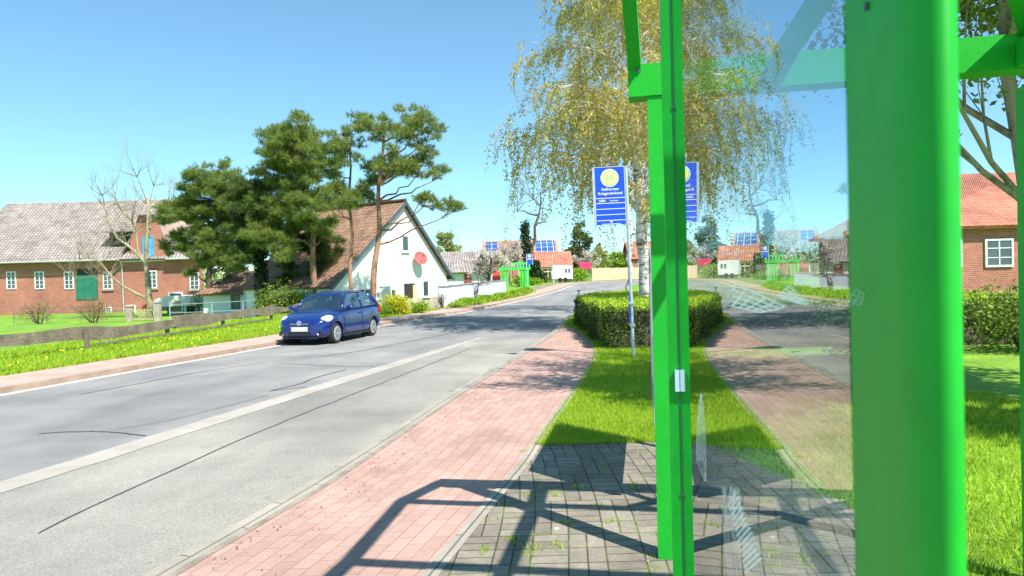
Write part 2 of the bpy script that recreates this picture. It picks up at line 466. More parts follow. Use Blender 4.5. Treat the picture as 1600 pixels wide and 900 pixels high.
M['needle'] = leafmat('pine_needles', [(.2, (.09, .145, .045)), (.5, (.25, .33, .08)), (.8, (.54, .58, .14))], .52, .55, 2.6, .7)
M['needle2'] = leafmat('dark_needles', [(.2, (.035, .06, .022)), (.5, (.085, .13, .035)), (.8, (.22, .27, .06))], .3, .55, 2.6, .7)
M['ivy'] = leafmat('ivy_leaves', [(.2, (.015, .035, .012)), (.6, (.03, .065, .02)), (.9, (.06, .10, .03))], .15, .45)
M['birchleaf'] = leafmat('birch_leaves', [(.1, (.34, .24, .08)), (.38, (.58, .48, .13)), (.65, (.70, .65, .16)), (.9, (.62, .67, .13))], .58, .6, .5, .4)
M['hedge'] = leafmat('hedge_leaves', [(.15, (.030, .062, .012)), (.5, (.065, .12, .018)), (.85, (.14, .20, .03))], .25, .5, 1.2, .3)  # hedge sides: their shade is put into the darker leaf colour
M['lush'] = leafmat('bright_leaves', [(.15, (.14, .28, .02)), (.5, (.27, .45, .028)), (.85, (.42, .58, .05))], .4, .55, 1., .3)
M['hedgetop_lit'] = leafmat('sunlit_top_leaves', [(.15, (.20, .34, .02)), (.5, (.42, .60, .04)), (.85, (.60, .72, .07))], .4, .5, 1.3, .35)  # hedge top: sunlight painted into a brighter copy of the leaves
M['yellowbush'] = leafmat('yellow_green_leaves', [(.15, (.32, .38, .015)), (.5, (.62, .62, .025)), (.85, (.80, .74, .04))], .4, .55, 1., .3)
M['blossom'] = leafmat('pale_blossom', [(.1, (.42, .34, .25)), (.4, (.74, .64, .56)), (.8, (.86, .80, .75))], .45, .7, 1., .3)
M['dryleaf'] = leafmat('dry_twig_leaves', [(.1, (.16, .10, .055)), (.5, (.28, .19, .10)), (.9, (.34, .30, .12))], .25, .8, 1., .3)
M['mixleaf'] = leafmat('mixed_leaves', [(.1, (.08, .13, .025)), (.5, (.18, .26, .04)), (.9, (.40, .44, .08))], .35, .6, .8, .4)
M['farleaf'] = leafmat('far_leaves', [(.1, (.18, .20, .06)), (.5, (.34, .38, .10)), (.9, (.52, .54, .16))], .35, .7, .5, .4)
M['scratch'] = leafmat('scratched_surface', [(.2, (.80, .88, .88)), (.8, (.92, .96, .96))], .5, .8)
M['grass'] = leafmat('grass_blades', [(.1, (.19, .33, .018)), (.5, (.40, .58, .035)), (.9, (.62, .72, .09))], .5, .5, .9, .4)
M['dandelion'] = mat('dandelion_yellow', (.80, .55, .02), .7, .15, 6)

# ------------------------------------------------------------------ polylines of the road
def resample(P, n):
    P = np.array([tuple(p)[:2] for p in P], float)
    # smooth a little (Catmull-Rom through the points)
    out = []
    Q = np.vstack([2 * P[0] - P[1], P, 2 * P[-1] - P[-2]])
    for i in range(1, len(Q) - 2):
        for t in np.linspace(0, 1, 24, endpoint=False):
            p0, p1, p2, p3 = Q[i - 1], Q[i], Q[i + 1], Q[i + 2]
            out.append(.5 * ((2 * p1) + (-p0 + p2) * t + (2 * p0 - 5 * p1 + 4 * p2 - p3) * t * t + (-p0 + 3 * p1 - 3 * p2 + p3) * t ** 3))
    out.append(P[-1]); out = np.array(out)
    d = np.concatenate([[0], np.cumsum(np.linalg.norm(np.diff(out, axis=0), axis=1))])
    s = np.linspace(0, d[-1], n)
    return np.stack([np.interp(s, d, out[:, 0]), np.interp(s, d, out[:, 1])], 1)

def offset(P, w, n=120):                    # to the left of travel (w > 0)
    R_ = resample(P, n); t = np.gradient(R_, axis=0); t /= np.linalg.norm(t, axis=1)[:, None]
    return R_ + np.stack([-t[:, 1], t[:, 0]], 1) * w

def ribbon(L, R_, dz, n=120, cols=1, skirt=0.):
    L = resample(L, n); R_ = resample(R_, n); mb = MB()
    c = (L + R_) / 2; s = np.concatenate([[0], np.cumsum(np.linalg.norm(np.diff(c, axis=0), axis=1))])
    w = np.linalg.norm(L - R_, axis=1)
    for i in range(n - 1):
        for k in range(cols):
            f0, f1 = k / cols, (k + 1) / cols
            q = []
            uv = []
            for (ii, f) in ((i, f0), (i, f1), (i + 1, f1), (i + 1, f0)):
                x, y = L[ii] * (1 - f) + R_[ii] * f
                q.append((x, y, T(y) + dz)); uv.append((s[ii], (f - .5) * w[ii]))
            mb.quad(q[::-1], uv[::-1])
            v1 = Vector(q[1]) - Vector(q[0])
    if skirt:
        for side in (L, R_):
            for i in range(n - 1):
                a, b = side[i], side[i + 1]
                mb.quad([(a[0], a[1], T(a[1]) + dz), (b[0], b[1], T(b[1]) + dz), (b[0], b[1], T(b[1]) + dz - skirt), (a[0], a[1], T(a[1]) + dz - skirt)],
                        [(s[i], 0), (s[i + 1], 0), (s[i + 1], skirt), (s[i], skirt)])
    return mb

FAR = [(-16.5, -20), (-12.7, -5), (-9.85, 7), (-8.25, 13.4), (-6.65, 19.6), (-5.0, 26.9), (-3.65, 31.8), (-2.0, 36), (.9, 46), (3.6, 57), (7, 75), (10.2, 85), (15.5, 94), (25, 100.5), (46, 106), (90, 109)]
NEAR = [(-8.2, -20), (-4.35, -5), (-2.05, 4.3), (-1.66, 5.9), (-.95, 9.8), (.05, 14.8), (1.02, 19.7), (1.55, 23.5), (2.3, 28.6), (3.7, 36), (6.3, 46), (9.2, 57), (12.4, 68), (16, 78), (22, 86), (32, 92), (50, 97), (90, 100)]
STRIP_L = [(-11.9, -20), (-8.0, -5), (-4.83, 6), (-4.3, 8.), (-3.35, 11.8), (-2.5, 15), (-1.0, 20.4)]
STRIP_R = [(-11.55, -20), (-7.6, -5), (-4.45, 6), (-3.93, 8.), (-3.0, 11.7), (-2.15, 14.9), (-.82, 20.4)]
BAY_R = [(-8.2, -20), (-4.35, -5), (-2.05, 4.3), (-1.66, 5.9), (-.95, 9.8), (.05, 14.8), (1.0, 19.6)]
PATH_R = [(-5.6, -20), (-2.6, -5), (-.48, 3.9), (.06, 6.1), (.27, 7.2), (.95, 10.5), (1.70, 14.8), (1.88, 19.0), (1.75, 22.4)]
PATH_L = [(-8.0, -20), (-4.17, -5), (-1.88, 4.3), (-1.49, 5.9), (-.78, 9.8), (.22, 14.8), (1.18, 19.7), (1.55, 22.4)]

# ground sheet: fine near, reaching the horizon
mb = MB()
xs = sorted(set([-1500, -800, -400, -200, -120] + list(range(-80, 121, 20)) + [-50, -30, -25, -16, -13, -11, -9, -7, -5, -3] + [160, 240, 400, 800, 1500]))
ys = sorted(set([-300, -100, -40] + list(range(-20, 131, 5)) + [31, 33, 68, 70, 72, 160, 240, 400, 800, 2500]))
for i in range(len(xs) - 1):
    for j in range(len(ys) - 1):
        mb.quad([(xs[a], ys[b], TZ(xs[a], ys[b]) - .05) for a, b in ((i, j), (i + 1, j), (i + 1, j + 1), (i, j + 1))])
struct('ground', mb, M['field'])
struct('road', ribbon(FAR, NEAR, 0, 180, 4), M['asphalt'])
struct('bus_bay', ribbon(STRIP_R, BAY_R, .004, 90, 3), M['bay'])
struct('gutter_strip', ribbon(STRIP_L, STRIP_R, .008, 90), M['strip'])
struct('kerb', ribbon(offset(NEAR, .0), offset(NEAR, -.17), .115, 200, 1, .13), M['kerb'])
struct('kerb_joint', ribbon(offset(PATH_L, .02), offset(PATH_L, -.035), .119, 160), M['sand'])
struct('brick_path', ribbon(offset(PATH_L, -.01), PATH_R, .115, 120, 2), M['redpath'])
struct('far_kerb', ribbon(FAR, offset(FAR, .16), .10, 200, 1, .12), M['kerbfar'])
struct('far_gutter', ribbon(offset(FAR, -.22), offset(FAR, -.005), .004, 200), M['gutter'])
struct('far_pavement', ribbon(offset(FAR, .16), offset(FAR, 1.6), .098, 200), M['farpath'])

struct('path_edging', ribbon(offset(PATH_R, .05), offset(PATH_R, -.045), .121, 160), M['kerb'])
FD = [(-4.6, 28.5), (-3.65, 31.8), (-2.0, 36), (.9, 46), (3.6, 57), (7, 75), (10.2, 85), (15.5, 94)]
struct('dirt_margin', ribbon(offset(FD, 1.55), offset(FD, 3.1), .094, 120), M['dirt'])
# raised ground on the near side (grass) and on the far side (verge and yards)
def polygon_grid(name, inside_left, ylist, xr, dz, m):
    mb = MB()
    for j in range(len(ylist) - 1):
        y0, y1 = ylist[j], ylist[j + 1]
        mb.quad([(inside_left(y0), y0, T(y0) + dz), (xr, y0, T(y0) + dz), (xr, y1, T(y1) + dz), (inside_left(y1), y1, T(y1) + dz)])
    return struct(name, mb, m)
_LINES = {}
def interp_x(P, y):
    k = id(P)
    if k not in _LINES: _LINES[k] = resample(P, 200)
    R_ = _LINES[k]; return float(np.interp(y, R_[:, 1], R_[:, 0]))
def near_x(y): return interp_x(NEAR, y) + .16
def path_x(y): return interp_x(PATH_R, y) if y < 22.4 else near_x(y)
yl = [-20 + k for k in range(98)]
polygon_grid('near_lawn', lambda y: min(path_x(y), near_x(y) + 9), yl, 60, .10, M['soil'])
mb = MB(); fl = offset(FAR, 1.6, 200)
for i in range(199):
    a, b = fl[i], fl[i + 1]
    if b[1] > 97: break
    wd = [0, .8, 1.6, 2.4, 3.2, 4.2, 5.2, 6.5, 8, 11, 16, 24, 40, 110]
    for w0, w1 in zip(wd[:-1], wd[1:]):
        mb.quad([(a[0] - w0, a[1], TZ(a[0] - w0, a[1]) + .09), (b[0] - w0, b[1], TZ(b[0] - w0, b[1]) + .09), (b[0] - w1, b[1], TZ(b[0] - w1, b[1]) + .09), (a[0] - w1, a[1], TZ(a[0] - w1, a[1]) + .09)][::-1])
struct('far_lawn', mb, M['soil'])
# block paving of the shelter
PAV_R = [(1.2, -6), (1.9, -2), (2.35, 2), (2.30, 4.4), (2.0, 5.9), (1.75, 6.75)]
PAV_L = [(-2.8, -6), (-1.95, -2), (-.98, 1.8), (-.40, 4.2), (.06, 6.1), (.20, 6.8)]
struct('block_paving', ribbon(PAV_L, PAV_R, .118, 60, 3), M['paver'])

# tar seams and cracks in the asphalt
def seam(pix, w, dz, name='tar_seam'):
    P = [G(*p) for p in pix]; P = np.array([(p.x, p.y) for p in P])
    n = max(8, len(P) * 6); R_ = resample(P, n); R_ += RNG.normal(0, .008, R_.shape)
    t = np.gradient(R_, axis=0); t /= np.linalg.norm(t, axis=1)[:, None]; nn = np.stack([-t[:, 1], t[:, 0]], 1)
    mb = MB()
    for i in range(n - 1):
        w0, w1 = w * (.6 + .5 * abs(math.sin(i * 1.7))), w * (.6 + .5 * abs(math.sin((i + 1) * 1.7)))
        q = [R_[i] + nn[i] * w0, R_[i] - nn[i] * w0, R_[i + 1] - nn[i + 1] * w1, R_[i + 1] + nn[i + 1] * w1]
        mb.quad([(a[0], a[1], T(a[1]) + dz) for a in q])
    return struct(name, mb, M['tar'])
seam([(60, 836), (125, 803), (235, 754), (370, 692), (500, 638), (620, 590), (735, 545)], .009, .010)
seam([(60, 678), (124, 676), (180, 676), (228, 682)], .014, .006)
seam([(125, 617), (232, 597), (300, 584), (400, 569), (420, 567)], .014, .006)
seam([(420, 612), (470, 600), (490, 592), (540, 578)], .016, .006)
seam([(425, 611), (480, 605)], .014, .006)
seam([(450, 569), (540, 573), (585, 573)], .012, .006)
seam([(500, 558), (560, 549), (640, 534), (700, 522)], .016, .006)
seam([(180, 672), (280, 654), (420, 618)], .006, .006)

# ------------------------------------------------------------------ foliage helpers
def leaf_cloud(P, size, aspect=.6, jit=.4, up=.0, tri=False, dirs=None):
    """one small blade or leaf at every point of P (n x 3)"""
    n = len(P); s = size * (1 + jit * RNG.uniform(-1, 1, n))
    a = RNG.normal(size=(n, 3)) if dirs is None else dirs + RNG.normal(0, .35, (n, 3))
    a /= np.linalg.norm(a, axis=1)[:, None]
    b = RNG.normal(size=(n, 3)); b[:, 2] *= (1 - up)
    b = np.cross(a, b); b /= (np.linalg.norm(b, axis=1)[:, None] + 1e-9)
    a = a * s[:, None]; b = b * (s * aspect)[:, None]
    if tri:
        V = np.stack([P - b * .5, P + b * .5, P + a], 1).reshape(-1, 3); F = np.arange(n * 3).reshape(-1, 3)
    else:
        V = np.stack([P - a * .5, P + b * .5, P + a * .5, P - b * .5], 1).reshape(-1, 3); F = np.arange(n * 4).reshape(-1, 4)
    return V, F
def merge(*parts):
    V, F, k = [], [], 0
    for v, f in parts: V.append(v); F.append(f + k); k += len(v)
    return np.concatenate(V), np.concatenate(F)
def ell(c, r, n, shell=.5, flat_bottom=True):
    u = RNG.normal(size=(n, 3)); u /= np.linalg.norm(u, axis=1)[:, None]
    if flat_bottom: u[:, 2] = np.where(u[:, 2] < 0, u[:, 2] * .55, u[:, 2])
    q = RNG.uniform(0, 1, n) ** shell
    lump = 1 + .16 * np.sin(u[:, 0] * 7 + c[0] * 3) * np.sin(u[:, 1] * 6 + c[1]) + .1 * np.sin(u[:, 2] * 9 + c[2] * 5)
    return np.array(c) + u * np.array(r) * (q * lump)[:, None]

def limb(p0, p1, r0, r1, sag=.15, wig=.06, n=6):
    p0, p1 = Vector(p0), Vector(p1); L = (p1 - p0).length
    P = []
    for i in range(n + 1):
        t = i / n
        p = p0.lerp(p1, t) + Vector((random.uniform(-1, 1), random.uniform(-1, 1), random.uniform(-1, 1))) * (L * wig * (0 if i in (0, n) else 1))
        p.z -= sag * L * math.sin(math.pi * t) * .5
        P.append(p)
    return P, [r0 + (r1 - r0) * i / n for i in range(n + 1)]

def pine(label, D, trunk, clumps, z0, rt, dark=False, group='pines in the yard', dens=1., off=(0, 0), sc=1., m=None):
    """trunk: pixel points from base upwards; clumps: (px, py, rx, ry[, depth]) in pixels of the crown's pads"""
    pts = [at(*p, D) for p in trunk]
    z0 = TZ(pts[0].x, D) + .09; pts[0].z = z0 - .15
    base = Vector((pts[0].x, D, z0))
    t = thing('pine_tree', label, 'tree', base, 0, group)
    px = D / 1100
    mb = MB(); n = len(pts)
    R_ = resample([(p.x, p.z) for p in pts], 14)
    tp = [Vector((a[0] + .05 * math.sin(i * 1.3), D + .12 * math.sin(i * .9 + D), a[1])) for i, a in enumerate(R_)]
    mb.tube(tp, [rt * (1.25 if i == 0 else 1 - .72 * i / 13) for i in range(14)], 10)
    obj('trunk', mb, M['darkbark'] if dark else M['pinebark'], t, smooth=True)
    br = MB(); parts = []
    for c in clumps:
        cx, cy, rx, ry = c[:4]; dd = c[4] if len(c) > 4 else random.uniform(-1, 1) * 1.1
        p = at(cx, cy, D + dd); rx *= px * .95; ry *= px * 1.15
        # limb from the trunk to the pad
        zt = p.z - .35 * abs(p.x - tp[0].x) - .3
        k = min(range(14), key=lambda i: abs(tp[i].z - zt))
        P, rr = limb(tp[k], p, max(.03, rt * .33), .015, .12, .05)
        br.tube(P, rr, 5, False)
        # sub-pads so that the outline is uneven
        nsub = max(7, int(17 * rx * ry / .7))
        for s in range(nsub):
            a = random.uniform(0, 2 * math.pi); q = random.uniform(.3, 1.12)
            sp = Vector((p.x + rx * q * math.cos(a), p.y + random.uniform(-1, 1) * rx * .9, p.z + ry * .95 * q * math.sin(a)))
            sr = random.uniform(.17, .36) * min(1.3, max(.75, ry / .55))
            P2, r2 = limb(P[-2], sp, .018, .006, .05, .05, 3)
            br.tube(P2, r2, 4, False)
            nt_ = int(78 * dens * (sr / .36) ** 2)
            T0 = ell(sp, (sr * 1.15, sr * 1.15, sr * .82), nt_, .5)
            d0 = T0 - np.array(sp); d0 /= (np.linalg.norm(d0, axis=1)[:, None] + 1e-6); d0[:, 2] += .45
            for _ in range(11):
                parts.append(leaf_cloud(T0 + RNG.normal(0, .008, T0.shape), .20, .095, .35, tri=True, dirs=d0 + RNG.normal(0, .55, d0.shape) * 1.2))
    obj('branch', br, M['darkbark'] if dark else M['pinebark'], t)
    obj('crown', merge(*parts), m or (M['needle2'] if dark else M['needle']), t)
    return t

def pine_px(pts): return [tuple([380 + p[0] * .5, 150 + p[1] * .5] + [v * .5 for v in p[2:4]]) for p in pts]
def left_px(pts): return [tuple([120 + p[0] * .411, 230 + p[1] * .411] + [v * .411 for v in p[2:4]]) for p in pts]

def bush(name, label, cat, c, r, m, n=1500, size=.1, group=None, stems=True, aspect=.6, shell=.45, lumps=9):
    c = Vector(c); t = thing(name, label, cat, c, 0, group); parts = []
    for k in range(lumps):
        a = 2 * math.pi * k / lumps + random.uniform(-.4, .4); q = random.uniform(.15, .6)
        cc = (c.x + r[0] * q * math.cos(a), c.y + r[1] * q * math.sin(a), c.z + r[2] * random.uniform(.35, .68))
        s = random.uniform(.42, .6)
        P = ell(cc, (r[0] * s, r[1] * s, r[2] * s * .85), n // lumps, shell, False)
        P = P[P[:, 2] > c.z + .02]
        parts.append(leaf_cloud(P, size, aspect))
    obj('foliage', merge(*parts), m, t)
    if stems:
        s_ = MB()
        for k in range(9):
            a = random.uniform(0, 6.28); q = random.uniform(.2, .8)
            P, rr = limb(c + Vector((random.uniform(-.1, .1), random.uniform(-.1, .1), -.05)), c + Vector((r[0] * q * math.cos(a), r[1] * q * math.sin(a), r[2] * random.uniform(.6, .95))), .03, .008, 0, .05, 4)
            s_.tube(P, rr, 4, False)
        obj('stem', s_, M['darkbark'], t)
    return t

def grow(mb, p, d, L, r, depth, spread=.55, up=.1, droop=0., tips=None, n=4, kids=3):
    """a branching skeleton of tapered tubes"""
    P = [Vector(p)]; d = Vector(d).normalized()
    for i in range(n):
        d = (d + Vector((random.uniform(-1, 1), random.uniform(-1, 1), random.uniform(-1, 1))) * .16 + Vector((0, 0, up - droop * (i + 1) / n))).normalized()
        P.append(P[-1] + d * (L / n))
    mb.tube(P, [r * (1 - .6 * i / n) for i in range(n + 1)], 6 if r > .03 else 4 if r > .012 else 3, False)
    if depth > 0:
        for k in range(kids):
            i = random.randint(max(1, n // 2), n) if k else n
            u = Vector((random.uniform(-1, 1), random.uniform(-1, 1), random.uniform(-.6, 1)))
            grow(mb, P[i], (d + u * spread * 1.3).normalized(), L * random.uniform(.58, .82), r * (.4 if i < n else .42) * 1.1, depth - 1, spread, up, droop, tips, n, kids)
    if tips is not None and depth <= 1: tips += P[1:]

# ------------------------------------------------------------------ barn
def rect_window(parent, c, w, h, fr, glass, name='window', cols=2, rows=3, arch=False, depth=.06):
    """frame with glazing bars and its pane, on a wall facing -Y at c (centre)"""
    c = Vector(c); f = MB(); t = .08
    for s in (-1, 1):
        f.box(c + Vector((s * (w / 2 - t / 2), -depth / 2, 0)), (t, depth, h)); f.box(c + Vector((0, -depth / 2, s * (h / 2 - t / 2))), (w - 2 * t, depth, t))
    for k in range(1, cols): f.box(c + Vector((-w / 2 + w * k / cols, -depth / 2 + .004, 0)), (.05, depth - .008, h - 2 * t))
    for k in range(1, rows): f.box(c + Vector((0, -depth / 2 + .008, -h / 2 + h * k / rows)), (w - 2 * t, depth - .016, .035))
    o = obj(name, f, fr, parent)
    g = MB().box(c + Vector((0, -.012, 0)), (w - .1, .02, h - .1))
    obj('pane', g, glass, o)
    return o

BZ = TZ(-30, 58) + .09
DB = 58.
Lb = at(-70, 480, DB).x; Rb = at(316, 480, DB).x
barn = thing('brick_barn', 'long red brick barn with pantiled roof, white windows and a front gable', 'barn', ((Lb + Rb) / 2, DB + 6, BZ))
ez = at(200, 402, DB).z                      # eaves
rz = at(170, 314, DB + 6.4).z                # ridge
wall = MB()
wall.slab((Lb, DB, BZ - .3), (Rb, DB, BZ - .3), (Rb, DB, ez), (Lb, DB, ez), .35)
obj('wall', wall, M['brick'], barn)
gx0, gx1 = at(196, 400, DB).x, at(262, 400, DB).x
gpk = at(229, 336, DB - .2)
# front gable, a little proud of the wall
g_ = MB(); yf = DB - .16
def uvq(pts): return [(p[0], p[2]) for p in pts]
gp = [(gx0 + .5, yf, ez - .1), (gx1, yf, ez - .1), (gx1, yf, ez + 1.2), (gpk.x + .7, yf, gpk.z), (gpk.x - .7, yf, gpk.z), (gx0 + .5, yf, ez + 1.2)]
g_.quad(gp, uvq(gp))
for i in range(6):
    a, b = gp[i], gp[(i + 1) % 6]; g_.quad([a, (a[0], DB + 5, a[2]), (b[0], DB + 5, b[2]), b])
obj('gable_wall', g_, M['brick'], barn)
roof = MB()
roof.slab((Lb, DB - .6, ez - .15), (at(238, 400, DB).x, DB - .6, ez - .15), (at(238, 400, DB).x, DB + 6.4, rz), (Lb, DB + 6.4, rz), .12)
roof.slab((at(238, 400, DB).x, DB + 13.4, ez - .15), (Lb, DB + 13.4, ez - .15), (Lb, DB + 6.4, rz), (at(238, 400, DB).x, DB + 6.4, rz), .12)
obj('roof', roof, M['barntile'], barn)
rz2 = at(288, 350, DB + 4.5).z
rf2 = MB(); xa, xb = at(238.5, 400, DB).x, Rb + .3
rf2.slab((xa, DB - .55, ez - .2), (xb, DB - .55, ez - .2), (xb - 1.3, DB + 5, rz2), (xa, DB + 5, rz2), .12)
rf2.slab((xb, DB + 10, ez - .2), (xa, DB + 10, ez - .2), (xa, DB + 5, rz2), (xb - 1.3, DB + 5, rz2), .12)
obj('side_roof', rf2, M['barntile'], barn)
# gable roof: two planes and a small hip
gr = MB(); hx = gpk.x; yb_ = DB + 5.2; rgz = gpk.z + .85
for s, xe in ((-1, gx0 - .1), (1, gx1 + .45)):
    a, b, c_, d_ = (xe, yf - .35, ez + .35), (xe, yb_, ez + .35), (hx, yb_, rgz), (hx, yf - .35 + .9, rgz)
    gr.slab(*((a, d_, c_, b) if s < 0 else (b, c_, d_, a)), .1)
gr.quad([(hx - 1.0, yf - .37, gpk.z + .0), (hx + 1.0, yf - .37, gpk.z + .0), (hx, yf + .6, rgz + .03)], [(0, 0), (2, 0), (1, 1.2)])
obj('gable_roof', gr, M['barntile'], barn)
dm = MB(); dc = at(201, 372, DB + 1.5)
dm.box(dc, (2.2, 1.8, 1.1)); obj('dormer', dm, M['doordark'], barn)
dm = MB(); dm.slab(dc + Vector((-1.5, -1.3, .50)), dc + Vector((1.3, -1.3, .50)), dc + Vector((1.3, 2.6, 1.25)), dc + Vector((-1.5, 2.6, 1.25)), .1)
obj('dormer_roof', dm, M['barntile'], barn)
wc = at(232, 386, yf)
rect_window(barn, (wc.x, yf, wc.z), .95, 1.75, M['frameblue'], M['frameblue'], 'gable_window', 2, 2)
for px, py in ((168.5, 438), (238, 436.5), (304, 439)):
    c = at(px, py, DB); rect_window(barn, (c.x, DB, c.z), .78, 1.45, M['frame'], M['winglass'], 'window', 2, 4)
    s_ = MB().box((c.x, DB - .05, c.z - .80), (1.0, .14, .09)); obj('sill', s_, M['plinth'], barn)
    s_ = MB().box((c.x, DB - .01, c.z + .82), (.95, .03, .16)); obj('lintel', s_, M['redpaint'], barn)
for px in (108, 62, 18):
    c = at(px, 438, DB); rect_window(barn, (c.x, DB, c.z), .78, 1.45, M['frame'], M['winglass'], 'window', 2, 4)
c = at(136, 449, DB)
door = MB(); door.box((c.x, DB - .03, c.z), (1.75, .08, 2.0)); do = obj('hayloft_door', door, M['doorgreen'], barn)
d2 = MB(); d2.box((c.x, DB - .02, c.z + 1.27), (1.75, .05, .5)); obj('door_opening', d2, M['doordark'], barn)
d2 = MB(); d2.box((c.x + 1.1, DB - .04, c.z + .1), (.3, .09, 2.8)); obj('pillar', d2, M['brick'], barn)
for px, py, w, h in ((205, 486, .75, 1.0), (170, 484, .5, .5)):
    c = at(px, py, DB); rect_window(barn, (c.x, DB, c.z), w, h, M['frame'], M['winglass'], 'cellar_window', 2, 2)
c = at(248, 488, DB)
d2 = MB(); P = [(c.x + 1.1 * math.cos(a), DB - .03, c.z + .35 + .35 * math.sin(a)) for a in np.linspace(0, math.pi, 12)]
P = [(c.x + 1.1, DB - .03, BZ - .1)] + P + [(c.x - 1.1, DB - .03, BZ - .1)]
d2.prism(P, (0, -.02, 0)); obj('arched_gateway', d2, M['doordark'], barn)
P = [(c.x + 1.3 * math.cos(a), c.z + .35 + .52 * math.sin(a)) for a in np.linspace(0.1, math.pi - .1, 12)]
d2 = MB()
for a, b in zip(P[:-1], P[1:]): d2.bar((a[0], DB - .05, a[1]), (b[0], DB - .05, b[1]), .06, .16, (0, 1, 0))
obj('gateway_arch', d2, M['redpaint'], barn)
mb = MB().box((at(225, 405, DB).x, yf - .04, ez - .35), (3.6, .08, .10)); obj('cornice', mb, M['frame'], barn)

obj('gutter', MB().tube([(Lb, DB - .66, ez - .2), (at(190, 400, DB).x, DB - .66, ez - .2)], .07, 8), M['steel'], barn)
obj('gutter', MB().tube([(at(264, 400, DB).x, DB - .6, ez - .25), (Rb + .3, DB - .6, ez - .25)], .07, 8), M['steel'], barn)
obj('downpipe', MB().tube([(at(191, 400, DB).x, DB - .6, ez - .2), (at(191, 400, DB).x, DB - .1, ez - .55), (at(191, 400, DB).x, DB - .1, BZ)], .05, 8), M['steel'], barn)
# ------------------------------------------------------------------ white house with the long tiled roof
HZ = T(44) + .05
gd = Vector((.57, .82, 0)).normalized(); rd = Vector((-.82, .57, 0)).normalized()   # along the gable, along the ridge
Pc = at(699, 471, 46.); Pc.z = HZ
W_ = 9.6; sA = 3.9
A0 = Pc - gd * W_                             # near-left foot of the gable
Am = Pc - gd * sA
apz = at(636, 317, Am.y).z
erz = at(704, 425, 46).z; elz = at(521, 447, A0.y).z
nG = Vector((.82, -.57, 0))                   # out of the gable
house = thing('white_house', 'white gabled house with long brown tiled roof and red satellite dish', 'house', Am)
Lh = 8.
gw = MB()
def V(p, z): return Vector((p.x, p.y, z))
poly = [V(A0, HZ - 1.1), V(Pc, HZ - 1.1), V(Pc, erz), V(Am, apz - .06), V(A0, elz)]
gw.prism(poly, -nG * .35)
obj('gable_wall', gw, M['plaster'], house)
lw = MB()
B0 = A0 + rd * Lh; B1 = Pc + rd * Lh
o_ = -nG * .36
lw.prism([V(A0, HZ - 1.1) + o_, V(A0, elz - .1) + o_, V(B0, elz - .1), V(B0, HZ - 1.1)], gd * .3)
lw.prism([V(Pc, HZ - 1.1) + o_, V(Pc, erz - .1) + o_, V(B1, erz - .1), V(B1, HZ - 1.1)], -gd * .3)
lw.prism([V(B0, HZ - 1.1), V(B0, elz), V(Am + rd * Lh, apz - .1), V(B1, erz), V(B1, HZ - 1.1)], nG * .3)
obj('wall', lw, M['plaster'], house)
rf = MB()
ovh = nG * .25
sl_l = (elz - apz) / (W_ - sA); sl_r = (erz - apz) / sA
e1 = V(A0 - gd * .30, elz + sl_l * .30 + .22); e2 = V(Am, apz + .1); e3 = V(Pc + gd * .45, erz + sl_r * .45 + .1)
rf.slab(e1 + rd * Lh, e1 + ovh, e2 + ovh, e2 + rd * Lh, .14)
rf.slab(e3 + ovh, e3 + rd * Lh, e2 + rd * Lh, e2 + ovh, .14)
obj('roof', rf, M['housetile'], house)
vb = MB()
for a, b in ((e1, e2), (e3, e2)): vb.bar(a + ovh * 1.12 - Vector((0, 0, .12)), b + ovh * 1.12 - Vector((0, 0, .10)), .05, .17)
obj('verge_board', vb, M['darksteel'], house)
rt_ = MB(); rt_.tube([e2 + ovh + Vector((0, 0, .04)), e2 + rd * Lh + Vector((0, 0, .04))], .13, 8); obj('ridge_tiles', rt_, M['housetile'], house)
pl = MB(); pl.prism([V(A0, HZ - 1.1), V(Pc, HZ - 1.1), V(Pc, HZ + .35), V(A0, HZ + .25)], nG * .04); obj('plinth', pl, M['plinth'], house)
# openings on the gable: helper in the gable's own plane (s from the right corner, z)
mG = Matrix((gd, -nG, Vector((0, 0, 1)))).transposed()
def on_gable(px, py):
    d = ray(px, py); C0 = Vector((0, 0, CAM_H)); t = (Pc - C0).dot(nG) / d.dot(nG); return C0 + d * t
def gwin(px, py, w, h, name='window', cols=1, fm=None, gm=None):
    c = on_gable(px, py); f = MB(); t = .07
    for s in (-1, 1):
        f.box(c + nG * .02 + gd * s * (w / 2 - t / 2), (t, .08, h), mG); f.box(c + nG * .02 + Vector((0, 0, s * (h / 2 - t / 2))), (w - 2 * t, .08, t), mG)
    for k in range(1, cols): f.box(c + nG * .018 + gd * (-w / 2 + w * k / cols), (.05, .07, h - 2 * t), mG)
    o = obj(name, f, fm or M['frame'], house)
    obj('pane', MB().box(c + nG * .005, (w - .1, .03, h - .1), mG), gm or M['winglass'], o)
    obj('sill', MB().box(c + nG * .06 - Vector((0, 0, h / 2 + .03)), (w + .12, .14, .05), mG), M['frame'], o)
    return o
gwin(632.5, 380.5, .62, 1.0)
gwin(664.5, 451, .60, 1.05)
gwin(610.5, 459.5, .85, .6, cols=2)
gwin(594.5, 461, .8, .45, cols=2)
gwin(562, 457, 2.2, .42, cols=3)
c = on_gable(640, 460); dr = MB().box(c + nG * .006, (.95, .04, 1.35), mG); obj('doorway', dr, M['doordark'], house)
c = on_gable(643.5, 462) ; dr = MB().box(c + nG * .035 + gd * .25, (.35, .02, 1.3), mG); obj('door_leaf', dr, M['freshwood'], house)
